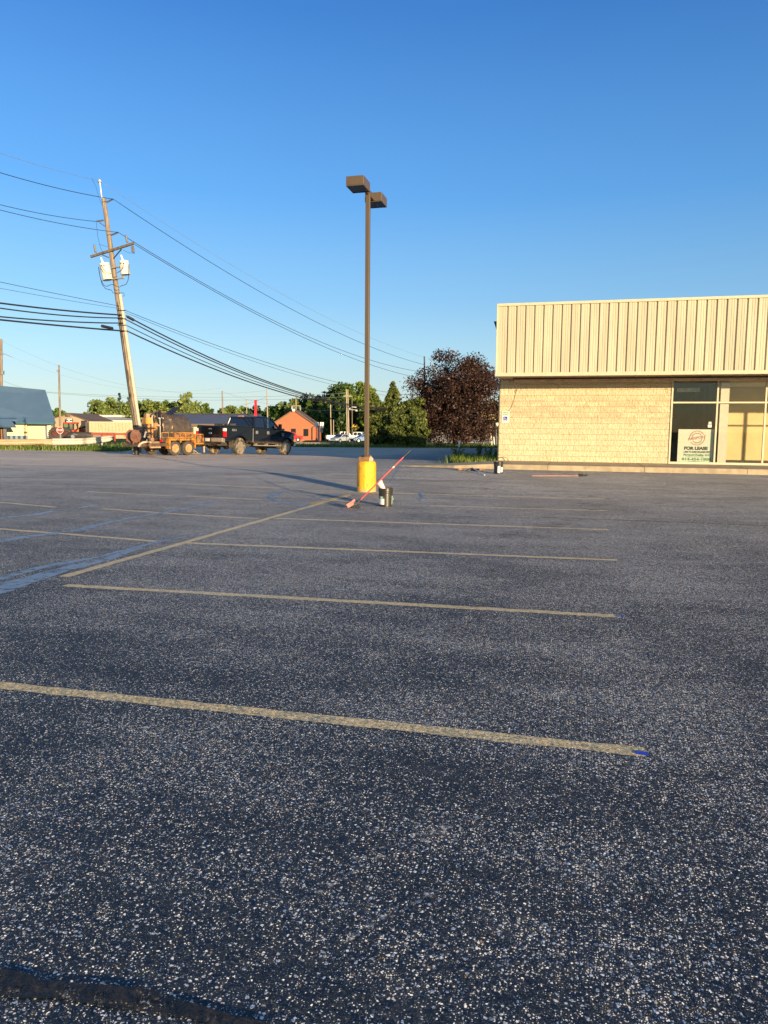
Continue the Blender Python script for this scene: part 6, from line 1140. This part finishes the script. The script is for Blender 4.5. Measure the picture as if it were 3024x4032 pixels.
# ------------------------------------------------------------------ camera, sky, sun
cam = bpy.data.objects.new('camera', bpy.data.cameras.new('camera')); COL.objects.link(cam); S.camera = cam
cam.data.sensor_fit = 'VERTICAL'; cam.data.sensor_height = 24; cam.data.lens = 24*F/4032; cam.data.clip_end = 6000; cam.data.clip_start = .05
cam.matrix_world = Matrix.Translation(CAM) @ Matrix((RR, UU, -fw)).transposed().to_4x4()
ELEV = radians(7.0); AZW = radians(44.8)                    # light travels towards (-sin, cos) of AZW
toward = V((sin(AZW)*cos(ELEV), -cos(AZW)*cos(ELEV), sin(ELEV)))
W = bpy.data.worlds.new('World'); S.world = W; W.use_nodes = True; nt = W.node_tree; nt.nodes.clear()
sk = nt.nodes.new('ShaderNodeTexSky'); sk.sky_type = 'NISHITA'; sk.sun_disc = False; sk.sun_elevation = ELEV
sk.sun_rotation = math.atan2(toward.x, toward.y); sk.altitude = 200; sk.air_density = 1.0; sk.dust_density = .35; sk.ozone_density = 2.2
bg = nt.nodes.new('ShaderNodeBackground'); bg.inputs[1].default_value = .118
tc_ = nt.nodes.new('ShaderNodeTexCoord'); sx = nt.nodes.new('ShaderNodeSeparateXYZ'); nt.links.new(tc_.outputs['Generated'], sx.inputs[0])
rp_ = nt.nodes.new('ShaderNodeValToRGB'); nt.links.new(sx.outputs[2], rp_.inputs[0]); e = rp_.color_ramp.elements
stops = [(0, (.66, .79, .74)), (.045, (.60, .765, .76)), (.096, (.45, .74, .92)), (.162, (.283, .597, .939)), (.281, (.13, .418, .896)), (.462, (.051, .227, .651)), (.62, (.045, .15, .40)), (1, (.05, .115, .25))]
e[0].position = 0; e[0].color = (*stops[0][1], 1); e[1].position = 1; e[1].color = (*stops[-1][1], 1)
for p_, c_ in stops[1:-1]: q = e.new(p_); q.color = (*c_, 1)
gain = nt.nodes.new('ShaderNodeVectorMath'); gain.operation = 'SCALE'; nt.links.new(rp_.outputs[0], gain.inputs[0])
dt = nt.nodes.new('ShaderNodeVectorMath'); dt.operation = 'DOT_PRODUCT'; nt.links.new(tc_.outputs['Generated'], dt.inputs[0]); dt.inputs[1].default_value = tuple(-r0)
ma = nt.nodes.new('ShaderNodeMath'); ma.operation = 'MULTIPLY_ADD'; nt.links.new(dt.outputs['Value'], ma.inputs[0]); ma.inputs[1].default_value = 1.5; ma.inputs[2].default_value = 4.4
nt.links.new(ma.outputs[0], gain.inputs['Scale'])
mx_ = nt.nodes.new('ShaderNodeMix'); mx_.data_type = 'RGBA'; 
fd = nt.nodes.new('ShaderNodeVectorMath'); fd.operation = 'DOT_PRODUCT'; nt.links.new(tc_.outputs['Generated'], fd.inputs[0]); fd.inputs[1].default_value = tuple(f0)
mr2 = nt.nodes.new('ShaderNodeMapRange'); mr2.interpolation_type = 'SMOOTHSTEP'; nt.links.new(fd.outputs['Value'], mr2.inputs[0]); mr2.inputs[1].default_value = -.5; mr2.inputs[2].default_value = .35; mr2.inputs[3].default_value = .25; mr2.inputs[4].default_value = .93; nt.links.new(mr2.outputs[0], mx_.inputs[0])
nt.links.new(sk.outputs[0], mx_.inputs[6]); nt.links.new(gain.outputs[0], mx_.inputs[7])
wo = nt.nodes.new('ShaderNodeOutputWorld'); nt.links.new(mx_.outputs[2], bg.inputs[0]); nt.links.new(bg.outputs[0], wo.inputs[0])
sl = bpy.data.lights.new('sun', 'SUN'); sl.energy = 5.0; sl.angle = radians(.5); sl.color = (1, .76, .46)
so = bpy.data.objects.new('sun', sl); COL.objects.link(so); so.rotation_euler = toward.to_track_quat('Z', 'Y').to_euler(); so.location = (20, -20, 30)
S.view_settings.view_transform = 'Standard'; S.view_settings.look = 'None'; S.view_settings.exposure = .95; S.view_settings.gamma = 1
S.render.engine = 'CYCLES'; S.cycles.max_bounces = 6; S.cycles.transparent_max_bounces = 12; S.cycles.sample_clamp_indirect = 6
